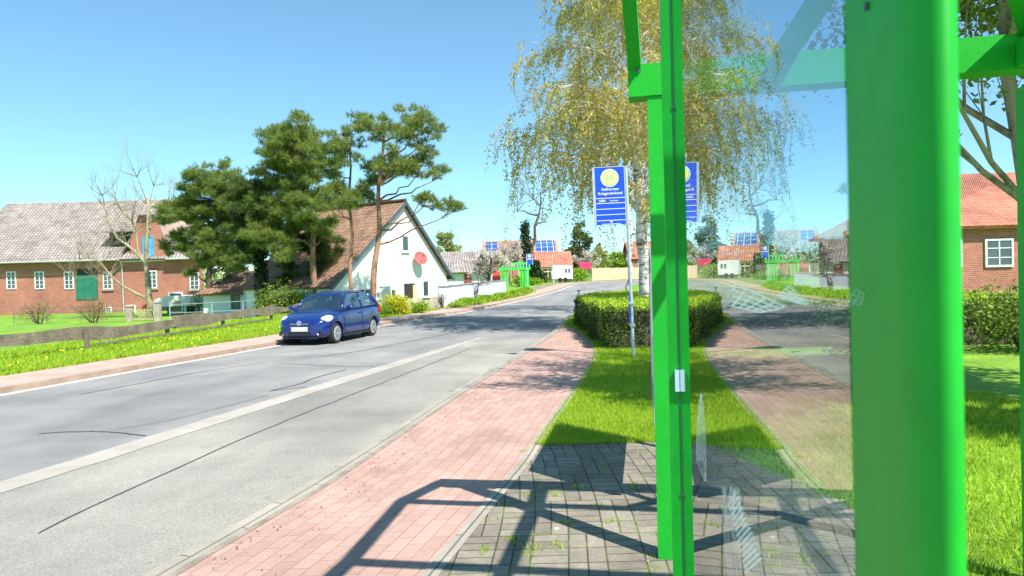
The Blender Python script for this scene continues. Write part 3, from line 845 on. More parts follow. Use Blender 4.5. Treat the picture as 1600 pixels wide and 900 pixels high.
# satellite dish
c = on_gable(650, 404) + nG * .36
ax = (nG * .75 + Vector((.1, -.55, .5))).normalized(); dm = MB(); u = ax.orthogonal().normalized(); w_ = ax.cross(u)
for i in range(4):
    r0, r1 = .44 * i / 4, .44 * (i + 1) / 4
    for k in range(20):
        a0, a1 = 2 * math.pi * k / 20, 2 * math.pi * (k + 1) / 20
        fp = lambda r, a: c + (u * math.cos(a) + w_ * math.sin(a)) * r + ax * (r * r * .5)
        dm.quad([fp(r0, a0), fp(r1, a0), fp(r1, a1), fp(r0, a1)])
ds = obj('satellite_dish', dm, M['dish'], house, smooth=True)
sm = ds.modifiers.new('thick', 'SOLIDIFY'); sm.thickness = .02
ar = MB().tube([on_gable(649, 408), c - ax * .03 + Vector((0, 0, -.15)), c], .025, 6); ar.tube([c - w_ * .42 * (1 if w_.z > 0 else -1), c + ax * .42], .014, 5); ar.box(c + ax * .42, (.08, .08, .1))
obj('bracket', ar, M['darksteel'], ds)
# meter cabinet standing by the corner
c = G(602, 487, .1)
cab = thing('white_cabinet', 'plain white cabinet standing between pine trunk and yellow bush', 'cabinet', c)
obj('body', MB().box(c + Vector((0, 0, .62)), (.55, .35, 1.24)), M['white'], cab, bevel=.015)
obj('lid', MB().box(c + Vector((0, 0, 1.265)), (.6, .4, .04)), M['white'], cab)

# low wing with the dark roof, joined to the left
wx0, wx1 = at(318, 480, 44.5).x, at(402, 480, 44.5).x
wy = 44.5
WZ = TZ(-20, wy) + .09
wing = thing('low_outbuilding', 'low white outbuilding with dark red tiled roof between barn and pines', 'outbuilding', ((wx0 + wx1) / 2, wy + 2.5, WZ))
wez = at(350, 456, wy).z; wrz = at(350, 424, wy + 3).z
w1 = MB().box(((wx0 + wx1) / 2, wy + 2.6, (WZ + wez) / 2 - .2), (wx1 - wx0, 5.2, wez - WZ + .4)); obj('wall', w1, M['plaster'], wing)
w1 = MB(); w1.slab((wx0 - .3, wy - .5, wez - .1), (wx1 + .3, wy - .5, wez - .1), (wx1 + .3, wy + 3, wrz), (wx0 + .9, wy + 3, wrz), .12)
w1.slab((wx1 + .3, wy + 6, wez - .1), (wx0 - .3, wy + 6, wez - .1), (wx0 + .9, wy + 3, wrz), (wx1 + .3, wy + 3, wrz), .12)
w1.quad([(wx0 - .3, wy + 6, wez - .1), (wx0 - .3, wy - .5, wez - .1), (wx0 + .9, wy + 3, wrz)], [(0, 0), (6, 0), (3, 3)])
obj('roof', w1, M['housetile'], wing)
c = at(368, 472, wy); rect_window(wing, (c.x, wy - .01, c.z), .55, .9, M['darksteel'], M['winglass'], 'window', 1, 1)
c = at(393, 473, wy); rect_window(wing, (c.x, wy - .01, c.z), .5, .7, M['darksteel'], M['winglass'], 'window', 1, 1)

# white porch in front of the barn
c = at(276, 500, 50); c.z = TZ(-24, 50) + .09
po = thing('white_porch', 'white porch with arched fanlight and glazed door before the brick barn', 'porch', c)
topz = at(276, 462, 50).z; hw = 1.75
P = [(c.x - hw, 50, topz - .75), (c.x + hw, 50, topz - .75), (c.x + hw, 50, topz - .05), (c.x - .6, 50, topz), (c.x - 1.3, 50, topz - .15), (c.x - 1.65, 50, topz - .42)]
obj('canopy', MB().prism(P[::-1], (0, 2.2, 0)), M['white'], po)
P = [(c.x + .05 + .3 * math.cos(a), 49.99, topz - .6 + .28 * math.sin(a)) for a in np.linspace(0, math.pi, 10)]
obj('fanlight', MB().prism(P, (0, -.02, 0)), M['lattice'], po)
obj('post', MB().box((c.x + 1.6, 50.1, (c.z + topz - .76) / 2), (.12, .12, topz - .76 - c.z)), M['white'], po)
obj('post', MB().box((c.x + .6, 50.1, (c.z + topz - .76) / 2), (.12, .12, topz - .76 - c.z)), M['white'], po)
obj('post', MB().box((c.x - 1.6, 50.1, (c.z + topz - .76) / 2), (.12, .12, topz - .76 - c.z)), M['white'], po)
dd = MB(); dcx = c.x - .15
for s in (-1, 1): dd.box((dcx + s * .45, 50.3, c.z + .85), (.12, .06, 1.5)); dd.box((dcx, 50.3, c.z + .85 + s * .7), (.8, .06, .12))
do = obj('glazed_door', dd, M['white'], po); obj('pane', MB().box((dcx, 50.32, c.z + .85), (.8, .02, 1.3)), M['winglass'], do)
obj('back_wall', MB().box((c.x, 52.2, (c.z + topz - .8) / 2), (3.4, .1, topz - .8 - c.z)), M['doordark'], po)
c = at(300, 502, 49); c.z = TZ(-22, 49) + .09
obj('side_screen', MB().box((c.x, 50.4, c.z + .75), (.7, .08, 1.5)), M['white'], po)

# ------------------------------------------------------------------ yard fences on the far side
def rail(name, label, cat, P, h, m, step, n_rail=2, r=.02, group=None, vertical=0):
    P = [Vector(p) for p in P]; t = thing(name, label, cat, P[0], 0, group)
    for a, b in zip(P[:-1], P[1:]):
        L = (b - a).length; k = max(1, round(L / step))
        for i in range(k + (1 if b is P[-1] else 0)):
            p = a.lerp(b, i / k); obj('post', MB().tube([p - Vector((0, 0, .1)), p + Vector((0, 0, h))], r * 1.3, 6), m, t)
        for j in range(n_rail):
            z = Vector((0, 0, h * (.97 if j == 0 else .97 * (1 - j / n_rail))))
            obj('rail', MB().tube([a + z, b + z], r, 6), m, t)
        if vertical:
            vb = MB()
            for i in range(int(L / vertical)):
                p = a.lerp(b, (i + .5) * vertical / L); vb.box(p + Vector((0, 0, h * .55)), (.015, .015, h * .75))
            obj('bars', vb, m, t)
    return t
rail('metal_railing', 'thin grey metal railing along the lawn behind the rough board fence', 'railing', [onz(264, 40), onz(330, 39), onz(430, 37)], 1.0, M['steel'], 2.2, 2, .018)
rail('wire_fence', 'low wire fence beside the dry bush in the barn yard', 'fence', [onz(20, 42), onz(125, 42), onz(199, 42)], .95, M['darksteel'], 2.6, 3, .010)
# lattice panel between two stone posts
a, b = onz(206, 42), onz(240, 42)
lt = thing('lattice_fence', 'yellowed wooden lattice panel between two stone gate posts', 'fence', a)
m_ = MB()
for i in range(9):
    x = a.x + (b.x - a.x) * i / 8
    for s in (-1, 1):
        x2 = x + s * .45
        if a.x - .05 <= x2 <= b.x + .05: m_.bar((x, 42 + s * .012, a.z + .08), (x2, 42 + s * .012, a.z + .62), .02, .05, (0, 1, 0))
obj('lattice', m_, M['lattice'], lt)
m_ = MB()
for z in (.08, .64): m_.box(((a.x + b.x) / 2, 42, a.z + z), (b.x - a.x, .05, .06))
obj('frame', m_, M['lattice'], lt)
for k, (px, hh) in enumerate(((201, .85), (245, 1.05))):
    p = onz(px, 42)
    g = thing('gate_post', ('shorter' if k == 0 else 'taller') + ' mossy stone gate post beside the yellowed lattice panel', 'post', p, 0, 'stone gate posts')
    obj('shaft', MB().box(p + Vector((0, 0, hh / 2 - .1)), (.32, .32, hh + .2)), M['plinth'], g, bevel=.02)
    obj('post_cap', MB().box(p + Vector((0, 0, hh + .04)), (.38, .38, .08)), M['plinth'], g, bevel=.02)
# rough board fence: waney-edged boards on short posts
def board(x0, y0, x1, y1, z0, hgt, ph):
    n = 16; mb = MB(); top, bot = [], []
    for i in range(n + 1):
        t = i / n; x = x0 + (x1 - x0) * t; y = y0 + (y1 - y0) * t
        zz = T(y) + .1 + z0
        top.append(Vector((x, y, zz + hgt * (1 + .20 * math.sin(5 * t + ph) + .10 * math.sin(15 * t + ph * 2)))))
        bot.append(Vector((x, y, zz + .07 * math.sin(6 * t + ph * 1.7) + .02 * math.sin(19 * t))))
    nn = Vector((y1 - y0, -(x1 - x0), 0)).normalized() * .045
    for i in range(n):
        a, b, c, d = bot[i], bot[i + 1], top[i + 1], top[i]
        mb.quad([a + nn, b + nn, c + nn, d + nn]); mb.quad([d, c, b, a]); mb.quad([d + nn, c + nn, c, d]); mb.quad([a, b, b + nn, a + nn])
    for e in (0, n): mb.quad([bot[e], bot[e] + nn, top[e] + nn, top[e]])
    return mb
FP = [(-15.2, 3.), (-13.2, 9.), (-12.2, 14.), (-11.45, 18.2), (-11.3, 19.2), (-11.15, 22.9), (-10.75, 26.6), (-10.3, 30.6), (-9.7, 34.5)]
def fx(y): return float(np.interp(y, [p[1] for p in FP], [p[0] for p in FP]))
bf = thing('board_fence', 'low fence of rough weathered waney boards on short posts', 'fence', (fx(19.2), 19.2, .1))
hs = 0
for y0, y1, zz, hh, ph in ((3, 9.5, .30, .32, .2), (9.4, 15.1, .30, .33, 1.9), (15.0, 23.2, .27, .30, .4), (23.1, 30.5, .28, .36, 2.2), (30.4, 36, .3, .34, 3.7)):
    k = .05 if hs else 0; hs = 1 - hs
    obj('board', board(fx(y0) - k, y0, fx(y1) - k, y1, zz, hh, ph), M['wood'], bf)
for y in (5, 9.4, 12.4, 15.1, 18.9, 22.9, 26.4, 30.4, 34.2):
    obj('post', MB().box((fx(y) - .11, y, T(y) + .1 + .22), (.10, .10, .64)), M['wood'], bf, bevel=.008)
obj('bottom_rail', MB().bar((fx(19), 19, .22), (fx(30), 30, .22), .04, .05), M['wood'], bf)

# garden wall of pale panels and the bed of low shrubs
a, b, c_ = onz(685, 38.5), onz(752, 45), onz(790, 50)
gwl = thing('garden_wall', 'pale grey panelled garden wall with dark coping behind the green bed', 'wall', a)
for p, q in ((a, b), (b, c_)):
    L = (q - p).length; k = round(L / 1.6)
    for i in range(k):
        s, e = p.lerp(q, i / k), p.lerp(q, (i + 1) / k - .012 / L)
        z0, z1 = at(685 if p is a else 752, 449 if p is a else 442, p.y).z, at(752 if p is a else 790, 442 if p is a else 438, q.y).z
        zt = z0 + (z1 - z0) * (i + .5) / k
        mb = MB().bar(Vector((s.x, s.y, (s.z - .3 + zt) / 2)), Vector((e.x, e.y, (s.z - .3 + zt) / 2)), .1, zt - s.z + .3)
        obj('wall_panel', mb, M['greywall'], gwl)
        mb = MB().bar(Vector((s.x, s.y, zt + .03)), Vector((e.x, e.y, zt + .03)), .18, .06); obj('coping', mb, M['cap'], gwl)

def strip_cover(name, label, path, w, h, m, dens, size, kind=None, cat='plants', core=True):
    R_ = resample(path, 40); parts = []
    for p in R_:
        n = int(dens); x = p[0] + RNG.normal(0, w * .32, n); y = p[1] + RNG.normal(0, .5, n)
        e = 1 - np.clip(np.abs(x - p[0]) / w, 0, 1) ** 2
        z = np.array([T(v) for v in y]) + .1 + h * e * RNG.uniform(.25, 1.0, n) * (.8 + .25 * np.sin(y * 2.3))
        parts.append(leaf_cloud(np.stack([x, y, z], 1), size, .6))
    o = obj(name, merge(*parts), m); o['label'] = label; o['category'] = cat
    if kind: o['kind'] = kind
    return o
bed = strip_cover('ground_cover', 'bed of low bright green ground cover along the grey wall', [(-3.0, 37.5), (-1.2, 43), (.2, 48), (1.2, 53)], .65, .42, M['lush'], 380, .11, 'stuff', 'ground cover')
# yellow and green bushes beside the pavement
p = G(622, 492, .1); bush('yellow_bush', 'rounded yellow-green bush in front of the white house', 'bush', p, (.95, .8, 1.05), M['yellowbush'], 2600, .09)
p = G(656, 489, .1); bush('green_bush', 'small darker green bush right of the yellow bush', 'bush', p, (.55, .5, .55), M['lush'], 1100, .08)
p = G(605, 493, .1); bush('green_bush', 'low bright green bush at the foot of the white cabinet', 'bush', p, (.75, .6, .5), M['lush'], 1300, .08)
p = onz(689, 37.4); bush('grey_bush', 'little bare grey bush at the corner of the white house', 'bush', p, (.28, .28, .75), M['dryleaf'], 500, .05)
p = onz(145, 40.5); bush('dry_bush', 'wide brown dry twiggy bush in front of the brick barn', 'bush', p, (2.0, 1.1, 1.6), M['dryleaf'], 5200, .07, aspect=.25)
p = onz(310, 47); bush('pale_bush', 'thin yellow-green bush beside the white porch', 'bush', p, (1.0, .8, 2.1), M['mixleaf'], 1500, .07, shell=.7)
p = onz(440, 36); bush('laurel_bush', 'broad mixed green shrub under the pines behind the car', 'bush', p, (1.7, 1.0, 1.7), M['mixleaf'], 4200, .11)
p = onz(478, 37); bush('laurel_bush', 'yellowish shrub under the pines next to the car roof', 'bush', p, (1.2, 1.0, 1.5), M['mixleaf'], 2600, .11)
p = onz(60, 36); bush('dry_bush', 'smaller brown bush left of the wide dry bush', 'bush', p, (1.4, 1.0, 1.3), M['dryleaf'], 2600, .07, aspect=.3)

# ------------------------------------------------------------------ pines
pine('tall slender pine with bare reddish trunk before the white gable', 34, [(580, 497), (583, 455), (589, 390), (594, 280), (598, 225), (602, 200)],
     pine_px([(530, 58, 52, 30), (575, 95, 45, 30), (420, 105, 66, 32), (500, 100, 60, 34), (370, 75, 32, 20), (556, 140, 48, 26), (480, 205, 85, 32), (560, 235, 66, 22), (445, 235, 58, 36), (545, 200, 60, 30), (610, 240, 30, 14), (600, 335, 48, 13), (650, 350, 36, 11), (570, 315, 34, 10)]),
     T(34) + .1, .18, dens=1.0)
pine('thin pine with two reddish trunks joined crown, left of the tallest pine', 34.5, [(554, 497), (549, 440), (548, 330), (546, 250), (544, 215)],
     pine_px([(300, 118, 44, 26), (335, 135, 38, 28), (285, 170, 40, 38), (320, 185, 40, 30), (270, 225, 34, 30), (335, 305, 60, 34), (290, 345, 52, 26), (255, 330, 30, 26), (380, 320, 30, 26)]),
     T(34.5) + .1, .12)
pine('broad tall pine with full round crown in the middle of the group', 39, [(493, 492), (492, 440), (487, 350), (478, 260), (474, 200)],
     pine_px([(170, 90, 44, 26), (195, 130, 62, 36), (120, 145, 48, 38), (165, 175, 74, 44), (90, 200, 46, 34), (215, 215, 62, 44), (140, 250, 80, 46), (75, 270, 40, 30), (205, 300, 66, 42), (120, 330, 64, 40), (60, 350, 44, 36), (190, 360, 68, 36), (120, 400, 56, 36), (240, 400, 40, 30), (60, 430, 44, 34), (255, 440, 36, 34), (120, 470, 46, 34)]),
     T(39) + .1, .21, m=M['needle'])
pine('dark leaning pine with low shaggy foliage at the house roof', 41, [(466, 495), (462, 460), (455, 410), (450, 370)],
     pine_px([(270, 480, 46, 32), (245, 520, 46, 34), (285, 525, 34, 22), (150, 545, 44, 28), (140, 585, 36, 26), (200, 470, 40, 26), (180, 430, 46, 30)]),
     T(41) + .1, .15, True)
ivp = pine('dense dark pine wrapped in ivy down to the ground', 40, [(412, 495), (408, 440), (404, 370), (400, 300)],
     pine_px([(10, 300, 42, 34), (35, 330, 48, 44), (60, 300, 40, 36), (25, 390, 54, 44), (70, 380, 40, 40), (60, 470, 44, 40), (20, 470, 40, 40), (-15, 330, 30, 40), (-20, 430, 34, 44)]),
     T(40) + .1, .24, True)
mb = []
for k in range(60):
    t = k / 59; p = at(412 - 11 * t, 496 - 190 * t, 40); mb.append(leaf_cloud(ell((p.x, 40, p.z), (.42, .42, .25), 110, .4, False), .12, .7))
obj('ivy', merge(*mb), M['ivy'], ivp)
pine('wide bushy pine with single dark trunk in front of the barn end', 45, [(327, 500), (327, 470), (331, 400), (343, 320), (350, 262)],
     left_px([(540, 80, 46, 28), (560, 120, 70, 34), (470, 140, 80, 36), (430, 170, 50, 28), (580, 180, 76, 46), (500, 200, 90, 44), (350, 255, 56, 36), (410, 250, 60, 36), (490, 265, 90, 46), (590, 270, 66, 46), (560, 330, 90, 46), (390, 350, 58, 34), (360, 385, 44, 26), (480, 360, 80, 40), (610, 400, 62, 46), (520, 420, 80, 38), (560, 460, 60, 30), (440, 478, 26, 22), (630, 440, 40, 30)]),
     T(45) + .1, .22, True, m=M['needle'], dens=.9)

# bare tree in front of the barn
p = onz(233, 46)
bt = thing('bare_tree', 'bare leafless tree with lichened forked limbs in front of the brick barn', 'tree', p)
mb = MB()
TP = [at(*q, 46) for q in ((233, 500), (234, 470), (231, 440), (228, 415), (229, 380), (231, 340), (231, 305))]
TP[0].z = p.z - .1
mb.tube(TP, [.24, .19, .17, .15, .12, .09, .06], 10); obj('trunk', mb, M['barebark'], bt, smooth=True)
for chain, r0 in ((((228, 412), (214, 396), (200, 384), (183, 372), (172, 350), (164, 325), (160, 305)), .12),
                  (((232, 468), (212, 458), (190, 446), (172, 430), (157, 410), (140, 402), (124, 406)), .10),
                  (((228, 415), (216, 392), (213, 365), (206, 345), (192, 330), (182, 312)), .09),
                  (((229, 380), (236, 350), (233, 320), (240, 290)), .07), (((230, 350), (250, 335), (262, 318)), .05), (((231, 320), (222, 295), (214, 276)), .05), (((157, 410), (145, 432), (120, 436)), .05)):
    mb = MB(); dy = random.uniform(-1.2, 1.2)
    P = [at(q[0], q[1], 46 + dy * i / len(chain)) for i, q in enumerate(chain)]
    mb.tube(P, [r0 * (1 - .75 * i / (len(P) - 1)) for i in range(len(P))], 7, False)
    for i in range(2, len(P)):
        for k in range(3):
            grow(mb, P[i], Vector((random.uniform(-1, 1), random.uniform(-1, 1), random.uniform(.1, 1))), random.uniform(.7, 1.25), .033, 4, .6, .10, n=3, kids=3)
    obj('branch', mb, M['barebark'], bt)

# ------------------------------------------------------------------ far end of the street
# outbuilding with grey roof and the roof of a parked car behind the garden wall
a = onz(690, 70); b = onz(768, 70)
ob = thing('long_shed', 'low white shed with lichened grey roof beyond the garden wall', 'shed', (a + b) / 2)
wz = at(720, 424, 70).z; rz_ = at(720, 393, 74).z
obj('wall', MB().box(((a.x + b.x) / 2, 73, (a.z + wz) / 2), (b.x - a.x, 6, wz - a.z)), M['plaster'], ob)
mb = MB(); mb.slab((a.x - .4, 69.5, wz - .1), (b.x + .4, 69.5, wz - .1), (b.x - .4, 74, rz_), (a.x - .4, 74, rz_), .15)
mb.slab((b.x + .4, 78, wz - .1), (a.x - .4, 78, wz - .1), (a.x - .4, 74, rz_), (b.x - .4, 74, rz_), .15); obj('roof', mb, M['greytile'], ob)
c = at(731, 437, 69.9); obj('door', MB().box((c.x, 69.96, c.z - .4), (.7, .08, 1.9)), M['redpaint'], ob)
c = at(752, 399, 69); mb = MB(); mb.prism([(c.x - .5, 69.3, c.z - .55), (c.x + .5, 69.3, c.z - .55), (c.x, 69.3, c.z + .25)], (0, 4, 0)); obj('dormer', mb, M['doordark'], ob)

def gable_house(name, label, cat, px0, px1, D, y_eave, y_ridge, dep, tile, wallm, hip=.0):
    a, b = onz(px0, D), onz(px1, D); ez_ = at((px0 + px1) / 2, y_eave, D).z; rz_ = at((px0 + px1) / 2, y_ridge, D + dep / 2).z
    t = thing(name, label, cat, (a + b) / 2)
    mb = MB().box(((a.x + b.x) / 2, D + dep / 2, (a.z - .2 + ez_) / 2), (b.x - a.x, dep, ez_ - a.z + .2))
    for x in (() if hip else (a.x, b.x - .1)): mb.prism([(x, D, ez_), (x, D + dep, ez_), (x, D + dep / 2, rz_ - .1)], (.1, 0, 0))
    obj('wall', mb, wallm, t)
    mb = MB(); o = .4; z = ez_ - .15
    mb.slab((a.x - o, D - o, z), (b.x + o, D - o, z), (b.x + o - hip, D + dep / 2, rz_), (a.x - o + hip, D + dep / 2, rz_), .15)
    mb.slab((b.x + o, D + dep + o, z), (a.x - o, D + dep + o, z), (a.x - o + hip, D + dep / 2, rz_), (b.x + o - hip, D + dep / 2, rz_), .15)
    if hip:
        for x, k in ((a.x - o, 1), (b.x + o, -1)): mb.quad([(x, D + dep + o, z), (x, D - o, z), (x + k * hip, D + dep / 2, rz_)][::k], [(0, 0), (dep, 0), (dep / 2, dep / 2)][::k])
    obj('roof', mb, tile, t)
    return t, a, b, ez_, rz_
t, a, b, e, r = gable_house('tiled_house', 'house with orange roof carrying blue solar panels behind the far shelter', 'house', 757, 872, 116, 404, 375, 12, M['orangetile'], M['brick'])
for x0, x1 in ((758, 777), (838, 870)):
    p0, p1 = at(x0, 394, 115.5), at(x1, 394, 115.5); f0, f1 = .12, .9
    q = lambda x, f: Vector((x, 116 - .4 + 6.4 * f, e - .15 + (r - e + .15) * f + .12))
    obj('solar_panel', MB().slab(q(p0.x, f0), q(p1.x, f0), q(p1.x, f1), q(p0.x, f1), .06), M['solar'], t)
for px in (790, 815):
    c = at(px, 412, 116); rect_window(t, (c.x, 115.98, c.z), 1.1, 1.2, M['frame'], M['winglass'])
t, a, b, e, r = gable_house('red_cottage', 'small cottage with plain red tiled roof behind the white caravan', 'house', 838, 892, 96, 416, 393, 7, M['redtile'], M['wood'])
t, a, b, e, r = gable_house('brick_house', 'brick house with red roof glimpsed between the birch trunks', 'house', 988, 1075, 112, 402, 376, 8, M['redtile'], M['brick'])
for px in (1002, 1030, 1056):
    c = at(px, 412, 112); rect_window(t, (c.x, 111.98, c.z), 1.1, 1.2, M['frame'], M['winglass'])
t, a, b, e, r = gable_house('red_shed', 'low dark red shed under blossom behind the garden wall', 'shed', 757, 785, 74, 428, 420, 4, M['redpaint'], M['redpaint'])
# carport
a = onz(839, 92); cp = thing('timber_carport', 'open carport of pale timber beside the white caravan', 'carport', a)
zt = at(850, 418, 92).z
for px in (839, 848, 857, 866):
    p = onz(px, 92); obj('post', MB().box((p.x, 92, (p.z + zt) / 2), (.16, .16, zt - p.z)), M['freshwood'], cp)
obj('beam', MB().box((onz(852.5, 92).x, 91.9, zt - .1), (3.0, .1, .2)), M['freshwood'], cp)
obj('beam', MB().box((onz(852.5, 92).x, 91.9, zt - .55), (3.0, .1, .15)), M['freshwood'], cp)
obj('roof', MB().box((onz(852.5, 92).x, 94, zt + .06), (3.2, 4.5, .08)), M['greytile'], cp)
# caravan
p = onz(878.5, 88); ca = thing('white_caravan', 'white caravan parked by the bend of the road', 'caravan', p)
prof = [(-1.28, .42), (1.25, .42), (1.3, 1.0), (1.3, 1.75), (1.12, 2.12), (-1.0, 2.16), (-1.22, 1.95), (-1.34, 1.2)]
obj('body', MB().prism([(p.x + x, 87, p.z + z) for x, z in prof], (0, 2.1, 0)), M['white'], ca, bevel=.05)
for x in (.45, .85): obj('window', MB().box((p.x + x, 86.99, p.z + 1.45), (.22, .04, .5)), M['winglass'], ca)
for x in (-.3, .35): obj('wheel', MB().disc((p.x + x, 87.0, p.z + .3), (0, -1, 0), .3, .1, 16), M['tyre'], ca)
obj('chassis', MB().box((p.x, 88, p.z + .36), (2.2, 1.7, .1)), M['black'], ca)
obj('drawbar', MB().bar((p.x - 1.25, 88, p.z + .38), (p.x - 2.1, 88, p.z + .36), .08, .08), M['black'], ca)
p = onz(864.5, 84); sp = thing('thin_mast', 'thin pale grey mast in front of the white caravan', 'post', p)
obj('pole', MB().tube([p, p + Vector((0, 0, 3.4))], .045, 8), M['steel'], sp); obj('post_cap', MB().ball(p + Vector((0, 0, 3.42)), .06), M['steel'], sp)
# pink canvas cover
p = onz(914, 95); pk = thing('pink_canopy', 'bright pink canvas canopy above the bushes near the wooden fence', 'canopy', p)
z0 = at(914, 421, 95).z; z1_ = at(914, 409, 95).z
obj('canvas', MB().prism([(p.x - .95, 94.3, z1_ - .1), (p.x - .6, 94.3, z0 + .25), (p.x - .1, 94.3, z0), (p.x + .9, 94.3, z0 + .15), (p.x + .8, 94.3, z1_)], (0, 1.6, 0)), M['pinkcanvas'], pk, bevel=.05)
for s in (-.7, .7): obj('pole', MB().tube([p + Vector((s, 0, 0)), Vector((p.x + s, 95, z0 + .5))], .04, 6), M['steel'], pk)
# wooden panel fence along the bend
FQ = [(10.6, 92.5), (16.2, 99), (25.5, 105), (46, 110.5), (75, 112.5)]
R_ = resample(FQ, 34)
wf = thing('plank_fence', 'pale new wooden panel fence along the outside of the bend', 'fence', (*R_[0], T(95) + .1))
for i in range(33):
    a, b = R_[i], R_[i + 1]
    va, vb_ = Vector((*a, .84)), Vector((*b, .84))
    mb = MB(); k = 12
    for j in range(k):
        s, e = va.lerp(vb_, j / k), va.lerp(vb_, (j + .9) / k); mb.bar(Vector((s.x, s.y, 1.72)), Vector((e.x, e.y, 1.72)), .03, 1.66)
    obj('fence_panel', mb, M['freshwood'], wf)
    obj('post', MB().box((a[0], a[1], 1.7), (.12, .12, 1.9)), M['freshwood'], wf)

# vegetation at the far end
def leafy_tree(name, label, D, px, ybase_dz, blobs, m, size=.22, dens=300, bark='darkbark', trunk_r=.2, group=None, bare=True):
    p = onz(px, D, ybase_dz); t = thing(name, label, 'tree', p, 0, group)
    s = D / 1100; tops = [at(b[0], b[1], D + random.uniform(-1, 1) * b[2] * s * .6) for b in blobs]
    hi = max(tops, key=lambda q: q.z); mb = MB()
    P, rr = limb(p - Vector((0, 0, .1)), hi, trunk_r, .04, 0, .02, 8); mb.tube(P, rr, 8, False); obj('trunk', mb, M[bark], t)
    parts = []; br = MB()
    for b, q in zip(blobs, tops):
        k = min(range(9), key=lambda i: abs(P[i].z - (q.z - .4 * b[3] * s - .5)))
        L, r2 = limb(P[k], q, trunk_r * .35, .02, -.05, .07, 5); br.tube(L, r2, 5, False)
        rx, rz3 = b[2] * s, b[3] * s
        if bare:
            for _ in range(6): grow(br, L[-2], Vector((random.uniform(-1, 1), random.uniform(-1, 1), random.uniform(-.2, 1))), rx * 1.0, .03, 2, .6, .05, n=3)
        n = int(dens * rx * rz3)
        if n:
            for _ in range(5):
                o = Vector((random.uniform(-.6, .6) * rx, random.uniform(-.6, .6) * rx, random.uniform(-.6, .6) * rz3)); f = random.uniform(.35, .65)
                parts.append(leaf_cloud(ell(q + o, (rx * f, rx * f, rz3 * f), n // 5 + 1, .55, False), size, .65))
    obj('branch', br, M[bark], t)
    if parts: obj('crown', merge(*parts), m, t)
    return t
leafy_tree('garden_tree', 'young light green tree rising behind the grey shed roof', 90, 700, .1, [(700, 370, 18, 15), (692, 385, 14, 14), (708, 386, 14, 16), (698, 400, 20, 12)], M['farleaf'], .24, 520)
leafy_tree('blossom_tree', 'pale blossoming fruit tree above the garden wall', 58, 762, .1, [(748, 412, 20, 14), (768, 402, 22, 14), (785, 412, 20, 16), (762, 425, 18, 10), (742, 425, 14, 10)], M['blossom'], .13, 800)
leafy_tree('blossom_tree', 'larger pink-white blossom tree behind the green shelter', 80, 795, .1, [(790, 396, 24, 14), (806, 388, 18, 14), (775, 400, 18, 10), (810, 405, 14, 12)], M['blossom'], .17, 620)
leafy_tree('blossom_shrub', 'small white flowering shrub growing at the grey garden wall', 43.5, 743, .1, [(735, 446, 10, 8), (748, 443, 11, 8), (742, 455, 9, 8)], M['blossom'], .07, 380, trunk_r=.04)
it = leafy_tree('ivy_tree', 'bare spreading tree with ivy-clad trunk beside the far shelter', 74, 822, .1, [(800, 330, 26, 20), (830, 310, 34, 26), (852, 345, 24, 18), (812, 360, 20, 14), (845, 300, 30, 24)], M['birchleaf'], .16, 10, trunk_r=.3)
mb = []
for k in range(40):
    tt = k / 39; p = at(823 + 3 * math.sin(tt * 5), 442 - 92 * tt, 74); mb.append(leaf_cloud(ell((p.x, 74, p.z), (.75 * (1 - .3 * tt), .75, .4), 90, .5, False), .2, .7))
for q in ((838, 428, 9, 12), (845, 432, 8, 9), (838, 415, 7, 9)):
    c = at(q[0], q[1], 74); s = 74 / 1100; mb.append(leaf_cloud(ell(c, (q[2] * s, q[2] * s, q[3] * s), 500, .5, False), .2, .7))
obj('ivy', merge(*mb), M['ivy'], it)
leafy_tree('dark_conifer', 'tall dark evergreen behind the pink canopy', 118, 906, .1, [(906, 358, 12, 12), (902, 374, 18, 14), (914, 376, 14, 14), (905, 392, 24, 16), (892, 400, 18, 16), (920, 398, 16, 16), (908, 410, 26, 12)], M['needle2'], .36, 330, bare=False, trunk_r=.3)
leafy_tree('blossom_tree', 'white flowering bush in front of the dark evergreen', 104, 912, .1, [(900, 404, 12, 8), (920, 398, 13, 10), (928, 408, 12, 10), (912, 410, 12, 8)], M['blossom'], .2, 380)
leafy_tree('garden_tree', 'yellow-green tree behind the wooden fence, nearest the sign plate', 112, 936, .1, [(932, 388, 10, 14), (937, 402, 14, 14), (942, 412, 14, 10)], M['farleaf'], .3, 420)
leafy_tree('garden_tree', 'leafy bright green tree behind the wooden fence, between sign pole and birch', 114, 962, .1, [(962, 400, 12, 12), (955, 410, 16, 10), (975, 408, 12, 12), (968, 415, 16, 9)], M['lush'], .3, 420)
p = onz(901, 92); bush('hedge_bush', 'green bush between caravan and wooden fence', 'bush', p, (2.0, 1.2, 1.9), M['lush'], 1800, .2)
p = onz(846, 86); bush('hedge_bush', 'low straggly green bush in front of the timber carport', 'bush', p, (1.7, .8, .9), M['mixleaf'], 1300, .16)
p = onz(812, 66.5); bush('hedge_bush', 'green and yellow weeds growing inside the far shelter', 'bush', p, (.9, .8, 1.0), M['lush'], 900, .13)
p = onz(832, 69); bush('hedge_bush', 'sunlit grassy mound right of the far shelter', 'bush', p, (1.3, .9, .8), M['lush'], 1000, .13)
for k, (px, D, rr, hh, mm, lb) in enumerate(((1095, 112, 5, 7, 'mixleaf', 'bushy mixed green tree beyond the fence, right of the brick house'), (1180, 105, 6, 8, 'farleaf', 'pale green tree beyond the fence at the far right of the bend'), (1330, 95, 7, 8, 'mixleaf', 'big garden tree beyond the road past the bend'))):
    leafy_tree('garden_tree', lb, D, px, .1, [(px - 20, 395, 30, 24), (px + 22, 400, 30, 20), (px, 375, 26, 20)], M[mm], .3, 110)
